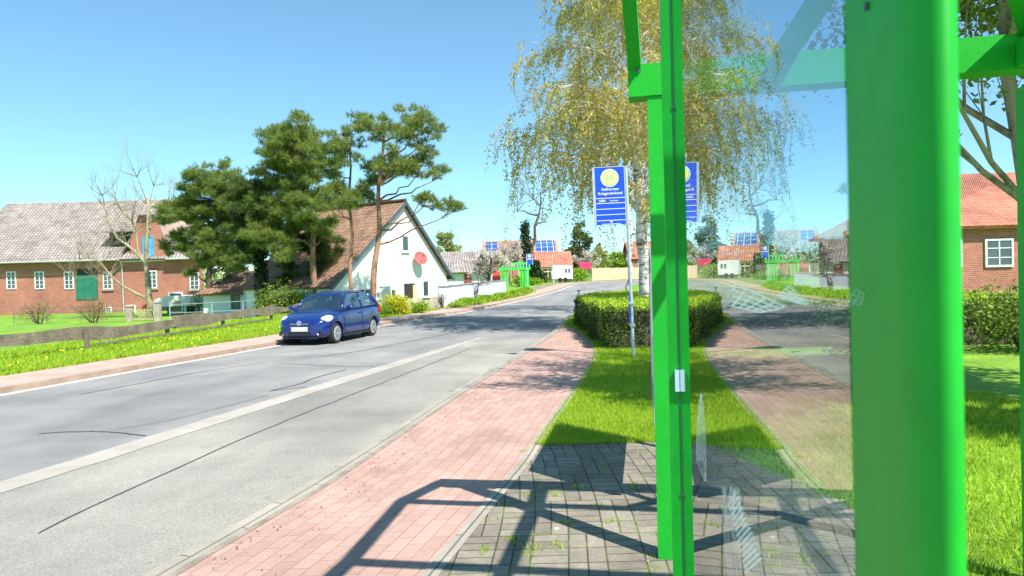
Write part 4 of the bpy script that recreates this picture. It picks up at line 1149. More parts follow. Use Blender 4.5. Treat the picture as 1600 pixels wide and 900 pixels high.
# distant wood on the horizon
parts = []
for k in range(420):
    x = RNG.uniform(-420, 420); y = 270 + RNG.uniform(-25, 25); r = RNG.uniform(4, 8)
    parts.append(leaf_cloud(ell((x, y, r * .7), (r, r * .7, r * .9), 90, .5, False), 1.2, .8))
o = obj('distant_treeline', merge(*parts), M['farleaf']); tag(o, 'distant wood along the horizon', 'woodland', kind='stuff')

# far bus shelter: same make as the near one
p = onz(804, 67)
fs = thing('far_bus_shelter', 'small green bus shelter with ribbed roof edge on the far pavement', 'bus shelter', p)
x0, x1 = at(784, 440, 67).x, at(825, 440, 67).x; zt = at(804, 411, 67).z; z_e = at(804, 420, 67).z
for i, x in enumerate((x0, x0 + .28, x0 + .56, x1 - .72, x1 - .48, x1 - .24, x1)):
    obj('post', MB().box((x, 66.2 if i in (0, 6) else 66.25, (p.z + z_e) / 2), (.19, .13, z_e - p.z)), M['greenfar'], fs)
    obj('post', MB().box((x, 68.2, (p.z + z_e) / 2), (.13, .13, z_e - p.z)), M['greenfar'], fs)
for y in (66.2, 68.2):
    obj('beam', MB().box(((x0 + x1) / 2, y, z_e - .02), (x1 - x0 + .5, .16, .22)), M['greenfar'], fs)
    obj('beam', MB().box(((x0 + x1) / 2, y + (.12 if y < 67 else -.12), zt - .04), (x1 - x0 + .3, .12, .16)), M['greenfar'], fs)
for x in (x0 - .2, x1 + .2): obj('beam', MB().box((x, 67.2, z_e - .02), (.12, 1.85, .14)), M['greenfar'], fs)
n = 11
for i in range(n):
    x = x0 - .15 + (x1 - x0 + .3) * i / (n - 1); obj('rib', MB().bar((x, 66.15, z_e + .05), (x, 66.3, zt - .08), .11, .08, (0, 1, 0)), M['greenfar'], fs)
obj('roof_glass', MB().slab((x0 - .2, 66.24, z_e + .06), (x1 + .2, 66.24, z_e + .06), (x1 + .1, 66.37, zt - .1), (x0 - .1, 66.37, zt - .1), .01), M['pane'], fs)
mb = MB()
for x in (x0 + .05, x1 - .3):
    for k in range(4): mb.box((x + .08 * k, 67.2, (p.z + z_e) / 2), (.02, 1.8, z_e - p.z - .3))
obj('side_grille', mb, M['greenfar'], fs)
for s in (0, 1):
    xx = x0 + .9 + s * .75; obj('timber_post', MB().box((xx, 69.2, p.z + .8), (.1, .1, 1.7)), M['freshwood'], fs)
obj('timber_rail', MB().box((x0 + 1.28, 69.2, p.z + 1.62), (1.2, .08, .1)), M['freshwood'], fs)

# ------------------------------------------------------------------ bus stop signs
def text(name, s, size, loc, rot, m, parent, align='CENTER'):
    cu = bpy.data.curves.new(name, 'FONT'); cu.body = s; cu.size = size; cu.extrude = .0012; cu.align_x = align; cu.align_y = 'CENTER'; cu.offset = size * .012
    c = bpy.data.objects.new(name, cu); COL.objects.link(c)
    me = bpy.data.meshes.new_from_object(c.evaluated_get(bpy.context.evaluated_depsgraph_get())); bpy.data.objects.remove(c)
    me.materials.clear(); me.materials.append(m)
    o = bpy.data.objects.new(name, me); COL.objects.link(o); o.location = loc; o.rotation_euler = rot; o.parent = parent
    return o
def bus_sign(name, label, base, yaw, top, pw, ph, detail=True):
    """local frame: the plate faces -Y and hangs left of its pole"""
    t = thing(name, label, 'bus stop sign', base, yaw)
    obj('pole', MB().tube([(0, 0, -.1), (0, 0, top)], .032, 12), M['steel'], t, local=True, smooth=False)
    pz = top - ph / 2; px = -pw / 2 - .03
    plate = obj('sign_plate', MB().box((px, 0, pz), (pw, .02, ph)), M['signblue'], t, local=True)
    fr = MB()
    fr.box((px - pw / 2 - .02, 0, pz), (.045, .04, ph + .02)); fr.box((px, 0, pz + ph / 2 + .008), (pw, .03, .015)); fr.box((px + pw / 2 + .004, 0, pz), (.03, .035, ph + .01))
    obj('frame', fr, M['steel'], t, local=True)
    for sd in ((-1, 1) if detail else (-1,)):
        y = sd * .0115; nv = (0, sd, 0)
        cz = pz + ph * .315; R0 = pw * .30
        em = obj('emblem_ring', MB().disc((px, y, cz), nv, R0, .002, 32), M['signwhite'], plate, local=True)
        obj('emblem_ring', MB().disc((px, y + sd * .002, cz), nv, R0 * .90, .002, 32), M['signgreen'], plate, local=True)
        obj('emblem_disc', MB().disc((px, y + sd * .004, cz), nv, R0 * .80, .002, 32), M['signyellow'], plate, local=True)
        h = MB(); q = R0 * .42
        for s in (-1, 1): h.box((px + s * q * .62, y + sd * .007, cz), (q * .36, .002, q * 1.9))
        h.box((px, y + sd * .007, cz), (q * 1.0, .002, q * .32)); obj('letter_h', h, M['signgreen'], plate, local=True)
        if detail:
            ln = MB()
            for f in (-.035, -.125, -.225, -.325, -.425): ln.box((px, y + sd * .001, pz + ph * f), (pw * .97, .002, ph * .010))
            ln.box((px, y + sd * .001, pz - ph * .488), (pw * .62, .002, ph * .008))
            obj('ruled_lines', ln, M['signwhite'], plate, local=True)
            rot = (math.pi / 2, 0, 0 if sd < 0 else math.pi)
            text('lettering', 'Südhorsten', ph * .066, (px, y + sd * .002, pz + ph * .118), rot, M['signwhite'], plate)
            text('lettering', 'Kriegerdenkmal', ph * .066, (px, y + sd * .002, pz + ph * .045), rot, M['signwhite'], plate)
            text('lettering', '2004', ph * .058, (px + sd * pw * .28, y + sd * .002, pz - ph * .082), rot, M['signwhite'], plate)
            text('lettering', 'Stadthagen', ph * .034, (px - sd * pw * .12, y + sd * .002, pz - ph * .084), rot, M['signwhite'], plate)
            lg = MB()
            for a in (-.6, 0, .6): lg.box((px + math.sin(a) * .02, y + sd * .001, pz - ph * .455 + .006), (.008, .002, .036), Matrix.Rotation(a, 3, 'Y'))
            lg.box((px, y + sd * .001, pz - ph * .462), (.05, .002, .006)); obj('transport_mark', lg, M['signwhite'], plate, local=True)
        else:
            w = MB().box((px, y, pz + ph * .02), (pw * .8, .003, ph * .07)); obj('lettering_band', w, M['signwhite'], plate, local=True)
    return t
sb = G(990, 557, .12)
bs = bus_sign('bus_stop_sign', 'tall blue bus stop sign with yellow H disc in front of the hedge', sb, rad(-3), at(983, 260, sb.y).z - sb.z, .585, 1.12)
for z in (1.05, .62): obj('clamp', MB().box((0, 0, z), (.10, .09, .05)), M['steel'], bs, local=True)
bs.rotation_euler = (0, rad(-1.0), rad(-3))
obj('pole_sleeve', MB().box((-.035, .0, .95), (.02, .06, .55)), M['signblue'], bs, local=True)
p = onz(824, 64); bus_sign('bus_stop_sign', 'distant small blue bus stop sign beside the far green shelter', p + Vector((0, 0, 0)), rad(8), at(823, 397, 64).z - p.z, .5, .95, False).scale.x = -1

# ------------------------------------------------------------------ clipped hedge
HP = [Vector((2.0, 15.25, 0)), Vector((11.5, 13.9, 0)), Vector((12.2, 27.0, 0)), Vector((3.3, 27.8, 0)), Vector((2.05, 22.5, 0))]
hz0, hz1 = .10, 1.03
hd = thing('clipped_hedge', 'box-clipped evergreen hedge around the birches behind the sign', 'hedge', HP[0] + Vector((0, 0, hz0)))
core = MB(); cen = sum(HP, Vector()) / 5
IN = [p + (cen - p).normalized() * .16 for p in HP]
core.prism([Vector((p.x, p.y, hz0)) for p in IN], (0, 0, hz1 - hz0 - .10)); obj('twig_core', core, M['darkbark'], hd)
parts = []
def hedge_face(a, b, n, top):
    nn = Vector((b.y - a.y, -(b.x - a.x), 0)).normalized()
    t = RNG.uniform(0, 1, n); z = RNG.uniform(0, 1, n) ** .8; P = np.outer(1 - t, a) + np.outer(t, b)
    bul = .05 * np.sin(t * 19 + a.x) + .04 * np.sin(t * 47) + .05 * np.sin(z * 7 + t * 11)
    P += np.outer(RNG.uniform(-.14, .035, n) + bul - .10 * (z > .93), nn); P[:, 2] = hz0 + .03 + z * (hz1 - hz0 - .03) + RNG.normal(0, .015, n)
    return P
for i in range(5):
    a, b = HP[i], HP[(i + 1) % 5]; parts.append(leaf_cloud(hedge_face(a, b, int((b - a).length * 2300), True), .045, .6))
# the top, its leaves coloured lighter as if sunlit
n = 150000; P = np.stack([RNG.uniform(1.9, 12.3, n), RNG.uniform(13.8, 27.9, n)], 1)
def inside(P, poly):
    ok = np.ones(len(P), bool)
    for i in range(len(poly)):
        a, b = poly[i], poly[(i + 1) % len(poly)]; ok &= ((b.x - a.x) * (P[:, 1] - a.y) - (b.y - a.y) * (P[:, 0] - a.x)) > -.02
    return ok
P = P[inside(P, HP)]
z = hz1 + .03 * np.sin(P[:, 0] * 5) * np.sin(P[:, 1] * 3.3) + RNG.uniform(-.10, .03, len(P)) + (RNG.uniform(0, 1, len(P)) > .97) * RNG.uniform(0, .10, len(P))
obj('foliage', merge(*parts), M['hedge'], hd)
obj('sunlit_top_leaves', leaf_cloud(np.column_stack([P, z]), .05, .6), M['hedgetop_lit'], hd)
p = onz(923, 24, .1); mk = thing('marker_post', 'little grey marker post standing at the back of the hedge', 'post', (p.x - .3, 25.2, .1))
obj('post', MB().box((p.x - .3, 25.2, .62), (.05, .05, 1.05)), M['steel'], mk); obj('post_cap', MB().box((p.x - .3, 25.2, 1.17), (.10, .06, .05)), M['darksteel'], mk)

# ------------------------------------------------------------------ birches
def birch(name, label, base, spine, r0, nlimb, reach, zlo, zhi, nstrand, leaves, drop, group, rad_leaf=.05):
    t = thing(name, label, 'tree', base, 0, group)
    R_ = np.array([[p.x, p.y, p.z] for p in spine]); n = 26
    k = np.linspace(0, len(R_) - 1, n); S = np.stack([np.interp(k, range(len(R_)), R_[:, i]) for i in range(3)], 1)
    S[1:-1, :2] += RNG.normal(0, .035, (n - 2, 2))
    S = [Vector(s) for s in S]; H_ = S[-1].z - base.z
    mb = MB(); mb.tube(S, [r0 * (1.35 if i == 0 else (1 - i / (n - 1)) ** .85 * .97 + .03) for i in range(n)], 12); obj('trunk', mb, M['birchbark'], t, smooth=True)
    br = MB(); anchors = []
    for i in range(nlimb):
        f = (i + random.random()) / nlimb; z = zlo + (zhi - zlo) * f
        k = min(range(n), key=lambda j: abs(S[j].z - z)); p = S[k].copy()
        a = i * 2.399 + random.uniform(-.4, .4); L = reach * (1.08 - .52 * f) * random.uniform(.75, 1.15)
        d = Vector((math.cos(a), math.sin(a), random.uniform(1.0, 1.8))).normalized(); P = [p]
        m_ = 9
        for j in range(m_):
            d = (d + Vector((random.uniform(-.12, .12), random.uniform(-.12, .12), -.075 - .02 * j))).normalized(); P.append(P[-1] + d * (L / m_))
        br.tube(P, [max(.012, r0 * .38 * (1 - f * .5)) * (1 - .85 * j / m_) + .004 for j in range(m_ + 1)], 6, False)
        for j in range(2, m_ + 1):
            anchors.append((P[j], a, 1.))
            for s in range(2):
                d2 = Vector((math.cos(a + random.uniform(-1.3, 1.3)), math.sin(a + random.uniform(-1.3, 1.3)), random.uniform(.0, .7))).normalized(); Q = [P[j]]
                for q in range(5):
                    d2 = (d2 + Vector((random.uniform(-.15, .15), random.uniform(-.15, .15), -.16))).normalized(); Q.append(Q[-1] + d2 * random.uniform(.2, .36))
                br.tube(Q, [.014 - .002 * q for q in range(6)], 4, False); anchors += [(q_, a, .7) for q_ in Q[1:]]
    obj('branch', br, M['palebranch'], t)
    tw = MB(); LP = []
    for i in range(nstrand):
        p, a, w = anchors[random.randrange(len(anchors))]
        Ls = random.choice((.35, .5, .6, .8, 1., 1.5)) * drop * (1.75 - 1.3 * (p.z - base.z) / H_); a2 = a + random.uniform(-1.2, 1.2)
        d = Vector((math.cos(a2) * .5, math.sin(a2) * .5, random.uniform(-.3, .35))); Q = [p + Vector((random.uniform(-.15, .15),) * 3)]
        m_ = 6
        for q in range(m_):
            d = d * .75 + Vector((random.uniform(-.16, .16), random.uniform(-.16, .16), -.30)); Q.append(Q[-1] + d.normalized() * (Ls / m_))
        tw.tube(Q, [.0045] * m_ + [.002], 3, False)
        nl = int(leaves * Ls * random.uniform(.35, 1.4)); s = RNG.uniform(0, m_ - .01, nl); k0 = s.astype(int); A = np.array([tuple(q) for q in Q])
        LP.append(A[k0] + (A[k0 + 1] - A[k0]) * (s - k0)[:, None] + RNG.normal(0, .05, (nl, 3)))
    obj('hanging_twigs', tw, M['twig'], t)
    LP = np.concatenate(LP)
    dr = np.tile(np.array([[0, 0, -1.]]), (len(LP), 1)) + RNG.normal(0, .6, (len(LP), 3))
    obj('crown', leaf_cloud(LP, rad_leaf, .62, .4, dirs=dr), M['birchleaf'], t)
    return t
b0 = Vector((4.1, 21.5, .1))
sp = [b0, *[at(*q, 21.5) for q in ((1008, 440), (1004, 330), (992, 220), (990, 120), (983, 20), (975, -80), (970, -240), (968, -420))]]
birch('birch_tree', 'big weeping birch with yellowish spring leaves and stout white trunk', b0, sp, .215, 56, 3.95, 3.0, 16.5, 4700, 44, .95, 'birches in the hedge', .075)
b1 = onz(984, 31)
sp = [b1, *[at(*q, 31) for q in ((984, 440), (985, 380), (980, 250), (972, 150), (968, 40))]]
birch('birch_tree', 'slimmer birch trunk behind the big one, close right of the sign pole', b1, sp, .15, 22, 3.6, 4.5, 12, 700, 22, 1.8, 'birches in the hedge', .075)

# ------------------------------------------------------------------ blue car
def loft(secs, closed=False):
    mb = MB(); n = len(secs[0]); mb.v = [tuple(p) for s in secs for p in s]
    for i in range(len(secs) - 1):
        for k in range(n - 1):
            mb.f.append((i * n + k, (i + 1) * n + k, (i + 1) * n + k + 1, i * n + k + 1)); mb.uv.append([(0, 0)] * 4)
    for e in (0, len(secs) - 1):
        f = tuple(e * n + k for k in range(n)); mb.f.append(f if e == 0 else f[::-1]); mb.uv.append([(0, 0)] * n)
    return mb
def make_car(label, loc, yaw):
    t = thing('parked_car' if 'parked' in label else 'blue_car', label, 'car', loc, yaw)
    st = [(-1.96, .55, .36, .66), (-1.93, .70, .28, .84), (-1.84, .775, .23, .94), (-1.55, .81, .19, .985), (-1.0, .825, .17, .97), (-.3, .825, .17, .955), (.45, .825, .17, .945),
          (.95, .82, .17, .93), (1.3, .805, .18, .865), (1.6, .765, .19, .79), (1.78, .69, .20, .72), (1.89, .58, .23, .645), (1.935, .42, .29, .55)]
    secs = []
    for x, hw, zb, zt in st:
        half = [(0, zb), (hw * .55, zb), (hw * .86, zb), (hw * .965, zb + .07), (hw, zb + (zt - zb) * .30), (hw * .995, zb + (zt - zb) * .62), (hw * .965, zt - .08), (hw * .93, zt - .025), (hw * .78, zt + .004), (hw * .4, zt + .028), (0, zt + .034)]
        ring = [(x, y, z) for y, z in half] + [(x, -y, z) for y, z in half[-2:0:-1]]
        secs.append(ring + [ring[0]])
    # build closed rings (no duplicate seam)
    n = len(secs[0]) - 1; mb = MB(); mb.v = [p for s in secs for p in s[:-1]]
    for i in range(len(secs) - 1):
        for k in range(n):
            k2 = (k + 1) % n; mb.f.append((i * n + k, (i + 1) * n + k, (i + 1) * n + k2, i * n + k2)); mb.uv.append([(0, 0)] * 4)
    for e in (0, len(secs) - 1): f = tuple(e * n + k for k in range(n)); mb.f.append(f[::-1] if e else f); mb.uv.append([(0, 0)] * n)
    body = obj('body', mb, M['carblue'], None, smooth=True, subd=2)
    # wheel wells, cut out of the shell
    cut = MB()
    WX = (1.235, -1.225)
    for x in WX:
        for s in (-1, 1): cut.disc((x, s * .55, .29), (0, s, 0), .345, .5, 28)
    co = obj('cutter', cut, M['black']); bm = body.modifiers.new('wells', 'BOOLEAN'); bm.operation = 'DIFFERENCE'; bm.object = co; bm.solver = 'EXACT'
    dg = bpy.context.evaluated_depsgraph_get(); me = bpy.data.meshes.new_from_object(body.evaluated_get(dg)); body.modifiers.clear(); body.data = me
    me.materials.clear(); me.materials.append(M['carblue'])
    bpy.data.objects.remove(co); body.parent = t
    for s in (-1, 1):
        for x in WX: obj('wheel_well', MB().disc((x, s * .50, .29), (0, s, 0), .36, .02, 20), M['black'], t, local=True)
    # greenhouse: glass panes between painted pillars, roof on top
    wb = {s: Vector((.98, s * .70, .935)) for s in (-1, 1)}; wt = {s: Vector((.22, s * .565, 1.395)) for s in (-1, 1)}
    sb_ = {s: Vector((.80, s * .775, .945)) for s in (-1, 1)}; st_ = {s: Vector((.13, s * .60, 1.385)) for s in (-1, 1)}
    rb = {s: Vector((-1.56, s * .755, .985)) for s in (-1, 1)}; rt2 = {s: Vector((-1.18, s * .57, 1.385)) for s in (-1, 1)}
    bb = {s: Vector((-1.86, s * .66, .97)) for s in (-1, 1)}; btp = {s: Vector((-1.40, s * .53, 1.385)) for s in (-1, 1)}
    def glass(name, q, m=M['carglass']):
        mb_ = MB(); a, b, c, d = q; nn = (b - a).cross(d - a).normalized() * .006
        mb_.prism([a, b, c, d], nn); return obj(name, mb_, m, t, local=True)
    glass('windscreen', (wb[1], wb[-1], wt[-1], wt[1]))
    glass('rear_window', (bb[-1], bb[1], btp[1], btp[-1]))
    for s in (1, -1):
        mb0, mt0 = sb_[s].lerp(rb[s], .52), st_[s].lerp(rt2[s], .50)
        mb1, mt1 = sb_[s].lerp(rb[s], .56), st_[s].lerp(rt2[s], .54)
        glass('side_window', (sb_[s], mb0, mt0, st_[s])); glass('side_window', (mb1, rb[s], rt2[s], mt1))
        for a, b, w in ((wb[s].lerp(sb_[s], .5), wt[s].lerp(st_[s], .5), .075), (mb0.lerp(mb1, .5), mt0.lerp(mt1, .5), .06), (rb[s].lerp(bb[s], .45), rt2[s].lerp(btp[s], .45), .17)):
            pb = MB().tube([a - Vector((0, 0, .03)), a.lerp(b, .5) + Vector((0, s * .012, .006)), b + Vector((0, 0, .005 if w < .1 else -.03))], [w * .62, w * .55, w * (.5 if w < .1 else .22)], 8)
            obj('pillar', pb, M['carblue'], t, local=True, smooth=True)
        obj('window_trim', MB().bar(sb_[s] + Vector((.03, s * .012, -.005)), rb[s] + Vector((0, s * .012, -.005)), .02, .022), M['black'], t, local=True)
    rs = []
    for x, hw, z, cr in ((.29, .50, 1.372, .0), (.20, .575, 1.405, .02), (-.2, .605, 1.44, .045), (-.75, .60, 1.445, .045), (-1.15, .58, 1.425, .025), (-1.40, .545, 1.38, .015), (-1.52, .50, 1.335, .0)):
        rs.append([(x, -hw, z - .045), (x, -hw * .96, z - .005), (x, -hw * .6, z + cr * .8), (x, 0, z + cr), (x, hw * .6, z + cr * .8), (x, hw * .96, z - .005), (x, hw, z - .045), (x, hw * .8, z - .06), (x, -hw * .8, z - .06), (x, -hw, z - .045)])
    obj('roof', loft(rs), M['carblue'], t, local=True, smooth=True, subd=1)
    # interior
    for x in (.0, -.95):
        for s in (-1, 1):
            m_ = MB().box((x, s * .35, .85), (.16, .46, .62)); m_.box((x + .22, s * .35, .6), (.5, .46, .14)); m_.box((x - .02, s * .35, 1.24), (.09, .24, .16))
            obj('seat', m_, M['seat'], t, local=True, bevel=.03)
    m_ = MB().box((.62, 0, .88), (.34, 1.36, .12)); obj('dashboard', m_, M['seat'], t, local=True, bevel=.03)
    sw = MB().tube([(.36 + .1 * math.cos(a) * .3, .36 + .18 * math.sin(a), .93 + .17 * math.cos(a)) for a in np.linspace(0, 2 * math.pi, 17)], .016, 5, False); obj('steering_wheel', sw, M['black'], t, local=True)
    obj('interior_mirror', MB().box((.30, 0, 1.30), (.03, .2, .06)), M['black'], t, local=True)
    # front end
    for s in (-1, 1):
        hl = MB(); hl.ball((1.60, s * .60, .655), (.27, .15, .115), 16, 8)
        hm = Matrix.Rotation(s * -.55, 3, 'Z') @ Matrix.Rotation(.30, 3, 'Y')
        hl.v = [tuple(Vector((1.575, s * .60, .685)) + hm @ (Vector(v) - Vector((1.60, s * .60, .655)))) for v in hl.v]
        obj('headlight', hl, M['lamp'], t, local=True, smooth=True)
        tl = MB().ball((-1.80, s * .70, .82), (.12, .10, .16), 12, 8); obj('tail_light', tl, M['taillamp'], t, local=True, smooth=True)
        fl_ = MB().disc((1.86, s * .55, .335), (1, s * .5, 0), .05, .02, 16); obj('fog_light', fl_, M['lamp'], t, local=True)
        mr = MB().ball((.68, s * .93, 1.0), (.075, .12, .075), 12, 8); mr.box((.70, s * .82, .97), (.06, .1, .03)); obj('wing_mirror', mr, M['carblue'], t, local=True, smooth=True)
        obj('mirror_glass', MB().ball((.655, s * .93, 1.0), (.07, .10, .06), 10, 6), M['lamp'], t, local=True)
        dr_ = MB()
        dz = lambda x: .825 * 1.0
        for pts in ([(.74, .93), (.80, .72), (.78, .40), (.70, .27)], [(-.42, .95), (-.40, .62), (-.47, .27)], [(.70, .265), (-.47, .265)]):
            dr_.tube([(x, s * .824, z) for x, z in pts], .0065, 4)
        obj('door_gap', dr_, M['black'], t, local=True)
        obj('door_handle', MB().box((-.28, s * .828, .80), (.17, .03, .03)), M['carblue'], t, local=True, bevel=.008)
        obj('side_moulding', MB().bar((.78, s * .826, .50), (-.80, s * .826, .52), .022, .035), M['carblue'], t, local=True)
        obj('sill_trim', MB().bar((.85, s * .79, .20), (-.85, s * .79, .20), .04, .06), M['black'], t, local=True)
        for x in WX:
            wh = obj('wheel', MB().tube([(x, s * .60, .29), (x, s * .62, .29), (x, s * .77, .29), (x, s * .795, .29)], [.265, .29, .29, .265], 28), M['tyre'], t, local=True, smooth=False)
            rm = MB().disc((x, s * .795, .29), (0, s, 0), .205, .012, 24, .19)
            obj('rim', rm, M['rim'], wh, local=True)
            sp_ = MB()
            for k in range(9):
                a = 2 * math.pi * k / 9; sp_.bar((x + .06 * math.cos(a), s * .809, .29 + .06 * math.sin(a)), (x + .17 * math.cos(a), s * .809, .29 + .17 * math.sin(a)), .012, .016, (0, 1, 0))
            obj('trim_slots', sp_, M['black'], wh, local=True)
    gr_ = MB(); gr_.box((1.905, 0, .60), (.05, .60, .085)); obj('grille', gr_, M['black'], t, local=True, bevel=.012)
    gl = MB()
    for z in (.585, .615): gl.box((1.932, 0, z), (.006, .56, .007))
    obj('grille_bar', gl, M['steel'], t, local=True)
    bd = obj('badge', MB().disc((1.930, 0, .625), (1, 0, .25), .070, .012, 20), M['rim'], t, local=True)
    bl = MB().disc((1.9405, 0, .628), (1, 0, .25), .05, .004, 20); obj('badge_face', bl, M['signblue'], bd, local=True)
    bm_ = MB()
    for y0, z0, y1, z1 in ((-.022, .665, 0, .632), (.022, .665, 0, .632), (-.036, .648, -.018, .592), (-.018, .592, 0, .622), (0, .622, .018, .592), (.018, .592, .036, .648)):
        bm_.bar((1.946 - (z0 - .625) * .25, y0, z0), (1.946 - (z1 - .625) * .25, y1, z1), .006, .007)
    obj('badge_letters', bm_, M['rim'], bd, local=True)
    lg_ = MB(); lg_.box((1.925, 0, .325), (.05, .66, .10)); obj('lower_grille', lg_, M['black'], t, local=True, bevel=.02)
    for s in (-1, 1): obj('lower_grille', MB().box((1.84, s * .55, .335), (.06, .22, .11), Matrix.Rotation(s * -.5, 3, 'Z') @ Matrix.Identity(3)), M['black'], t, local=True, bevel=.02)
    npl = obj('number_plate', MB().box((1.952, 0, .46), (.012, .52, .112)), M['plate'], t, local=True); obj('plate_band', MB().box((1.957, -.24, .46), (.008, .035, .10)), M['bluestrip'], npl, local=True)
    obj('number_plate', MB().box((-1.955, 0, .70), (.012, .52, .112)), M['plate'], t, local=True)
    obj('front_lip', MB().box((1.86, 0, .215), (.12, 1.05, .04)), M['black'], t, local=True, bevel=.015)
    return t
cf = G(528, 536.5); dirc = Vector((-.225, -.974, 0)).normalized(); left = Vector((-dirc.y, dirc.x, 0))
cl = cf - dirc * 1.235 - left * .80
car = make_car('dark blue three-door hatchback driving towards the viewer on the road', (cl.x, cl.y, .0), math.atan2(dirc.y, dirc.x))
car.scale = (.99, .99, .99)
c2 = copy_tree(car); p = onz(706, 56, .1); c2.name = 'parked_car'; c2.location = p; c2.rotation_euler.z = rad(25)
tag(c2, 'blue parked car half hidden behind the pale garden wall', 'car')

# ------------------------------------------------------------------ bus shelter (near)
ga = Vector((math.sin(rad(10.6)), math.cos(rad(10.6)), 0)); gb = Vector((math.cos(rad(10.6)), -math.sin(rad(10.6)), 0))
def S(s, t, z): return ga * s + gb * t + Vector((0, 0, z))
GZ = .118
sh = thing('bus_shelter', 'bright green steel bus shelter with scratched glass side wall', 'bus shelter', S(2.4, 1.1, GZ))
mS = Matrix((ga, gb, Vector((0, 0, 1)))).transposed()
def sbox(name, s0, s1, t0, t1, z0, z1, m=None, bevel=.008, parent=None):
    return obj(name, MB().box(S((s0 + s1) / 2, (t0 + t1) / 2, (z0 + z1) / 2), (s1 - s0, t1 - t0, z1 - z0), mS), m or M['green'], parent or sh, bevel=bevel)
PT = .0745                                   # the glass wall stands this far to the right of the lens
# far corner post under the end beam
pa = sbox('post', 4.06, 4.16, .045, .145, GZ, 2.743)
# slim post that frames the pane, with bolts and a clear glass clamp
pb = sbox('post', 1.632, 1.672, .0515, .0985, GZ, 3.10, bevel=.003)
obj('post_groove', MB().box(S(1.6315, .0745, 1.6), (.003, .0016, 2.9), mS), M['darksteel'], pb)
for z in (2.12, 1.245):
    obj('bolt', MB().disc(S(1.631, .0745, z), -ga, .0035, .003, 12), M['darksteel'], pb)
for dt in (-.0065, .0065): obj('glass_clamp', MB().box(S(1.624, .0755 + dt, 1.505), (.014, .0095, .047), mS), M['clip'], pb, bevel=.003)
# end beam with stub to the left
sbox('beam', 4.05, 4.20, -.06, 2.05, 2.745, 2.925)
obj('bolt', MB().disc(S(4.046, -.0, 2.89), -ga, .012, .008, 12), M['darksteel'], sh)
# near corner post, deep profile with rounded front edge
prf = [(.279, .0750), (.2325, .0750)] + [(.231 - .0195 * math.sin(a), .0825 - .0075 * math.cos(a)) for a in np.linspace(.12, math.pi - .12, 17)] + [(.2325, .0900), (.279, .0900)]
pn = obj('post', MB().prism([S(a, b, GZ) for a, b in prf], (0, 0, 3.0)), M['green'], sh, weld=True)
for q in pn.data.polygons: q.use_smooth = abs(q.normal.dot(ga)) > .25 and abs(q.normal.z) < .5 and q.normal.dot(ga) < 0
obj('bolt', MB().disc(S(.252, .0747, 1.836), -gb, .0014, .001, 12), M['darksteel'], pn)
# back posts and roof frame
for s_, t_ in ((4.0, 1.95), (.3, 1.95)): sbox('post', s_ - .05, s_ + .05, t_ - .05, t_ + .05, GZ, 2.64)
def rb_(name, a, b, w=.07, h=.09): return obj(name, MB().bar(S(*a), S(*b), w, h), M['green'], sh, bevel=.006)
ZT = 3.16
rb_('roof_bar', (4.12, -.02, 2.92), (3.50, -.04, ZT)); rb_('roof_bar', (3.50, -.04, ZT), (2.40, .02, ZT)); rb_('roof_bar', (2.40, .02, ZT), (1.04, -.04, ZT)); rb_('roof_bar', (1.04, -.04, ZT), (.4, -.02, 2.80))
rb_('roof_bar', (3.50, -.04, ZT), (3.50, 2.05, ZT)); rb_('roof_bar', (2.40, .02, ZT), (2.40, 2.05, ZT)); rb_('roof_bar', (1.04, -.04, ZT), (1.04, 2.05, ZT))
rb_('roof_bar', (3.50, .95, ZT), (1.04, .95, ZT)); rb_('roof_bar', (4.12, .78, 2.92), (3.50, .95, ZT), .09, .09); rb_('roof_bar', (4.12, 2.0, 2.92), (3.5, 2.05, ZT)); rb_('roof_bar', (.4, 2.0, 2.8), (1.04, 2.05, ZT))
rb_('roof_bar', (3.50, 2.05, ZT), (1.04, 2.05, ZT)); rb_('roof_bar', (3.50, 1.60, ZT), (4.12, 2.0, 2.91), .06, .07)
sbox('beam', .20, .32, -.055, 2.05, 2.645, 2.80)
sbox('beam', .33, 4.04, 1.90, 2.0, 2.75, 2.88)
# glass side wall
gp_ = sbox('glass_pane', .279, 1.631, PT, PT + .008, GZ + .16, 2.60, M['pane'], 0)
sbox('glass_rail', .281, 1.63, PT - .007, PT + .015, 2.60, 2.645)
sbox('glass_rail', .281, 1.63, PT - .007, PT + .015, GZ + .12, GZ + .16)
# scratches on the pane: little scribbled ladders and nets
def gpt(px, py):                              # point of the pane's face in that direction
    d = ray(px, py); n_ = gb; C0 = Vector((0, 0, CAM_H)); t = (PT - .0006 - C0.dot(n_)) / d.dot(n_); return C0 + d * t
def scr(sc_, pts, w=.55):                    # w: line width as it shows, in thousandths of its distance
    P = [gpt(*p) for p in pts]; C0 = Vector((0, 0, CAM_H))
    for a, b in zip(P[:-1], P[1:]):
        d = b - a
        if d.length < 1e-5: continue
        dist = (a - C0).length; f = 1 / max(.05, PT / dist)
        u, v = d.dot(ga) / f, d.z; L = math.hypot(u, v) + 1e-9
        n_ = (ga * (-v / L) * f + Vector((0, 0, u / L))) * (w * dist / 2200)
        sc_.quad([a - n_, b - n_, b + n_, a + n_])
def net(c00, c10, c11, c01, nu, nv, w=1.0):
    m_ = MB(); f = lambda u, v: tuple((1 - v) * ((1 - u) * np.array(c00) + u * np.array(c10)) + v * ((1 - u) * np.array(c01) + u * np.array(c11)) + np.array([0, 5 * u * (1 - u)]))
    for i in range(nu + 1): scr(m_, [f(i / nu, v) for v in np.linspace(0, 1, 5)], w)
    for j in range(nv + 1): scr(m_, [f(u, j / nv) for u in np.linspace(0, 1, 7)], w)
    obj('scratch_marks', m_, M['scratch'], gp_)
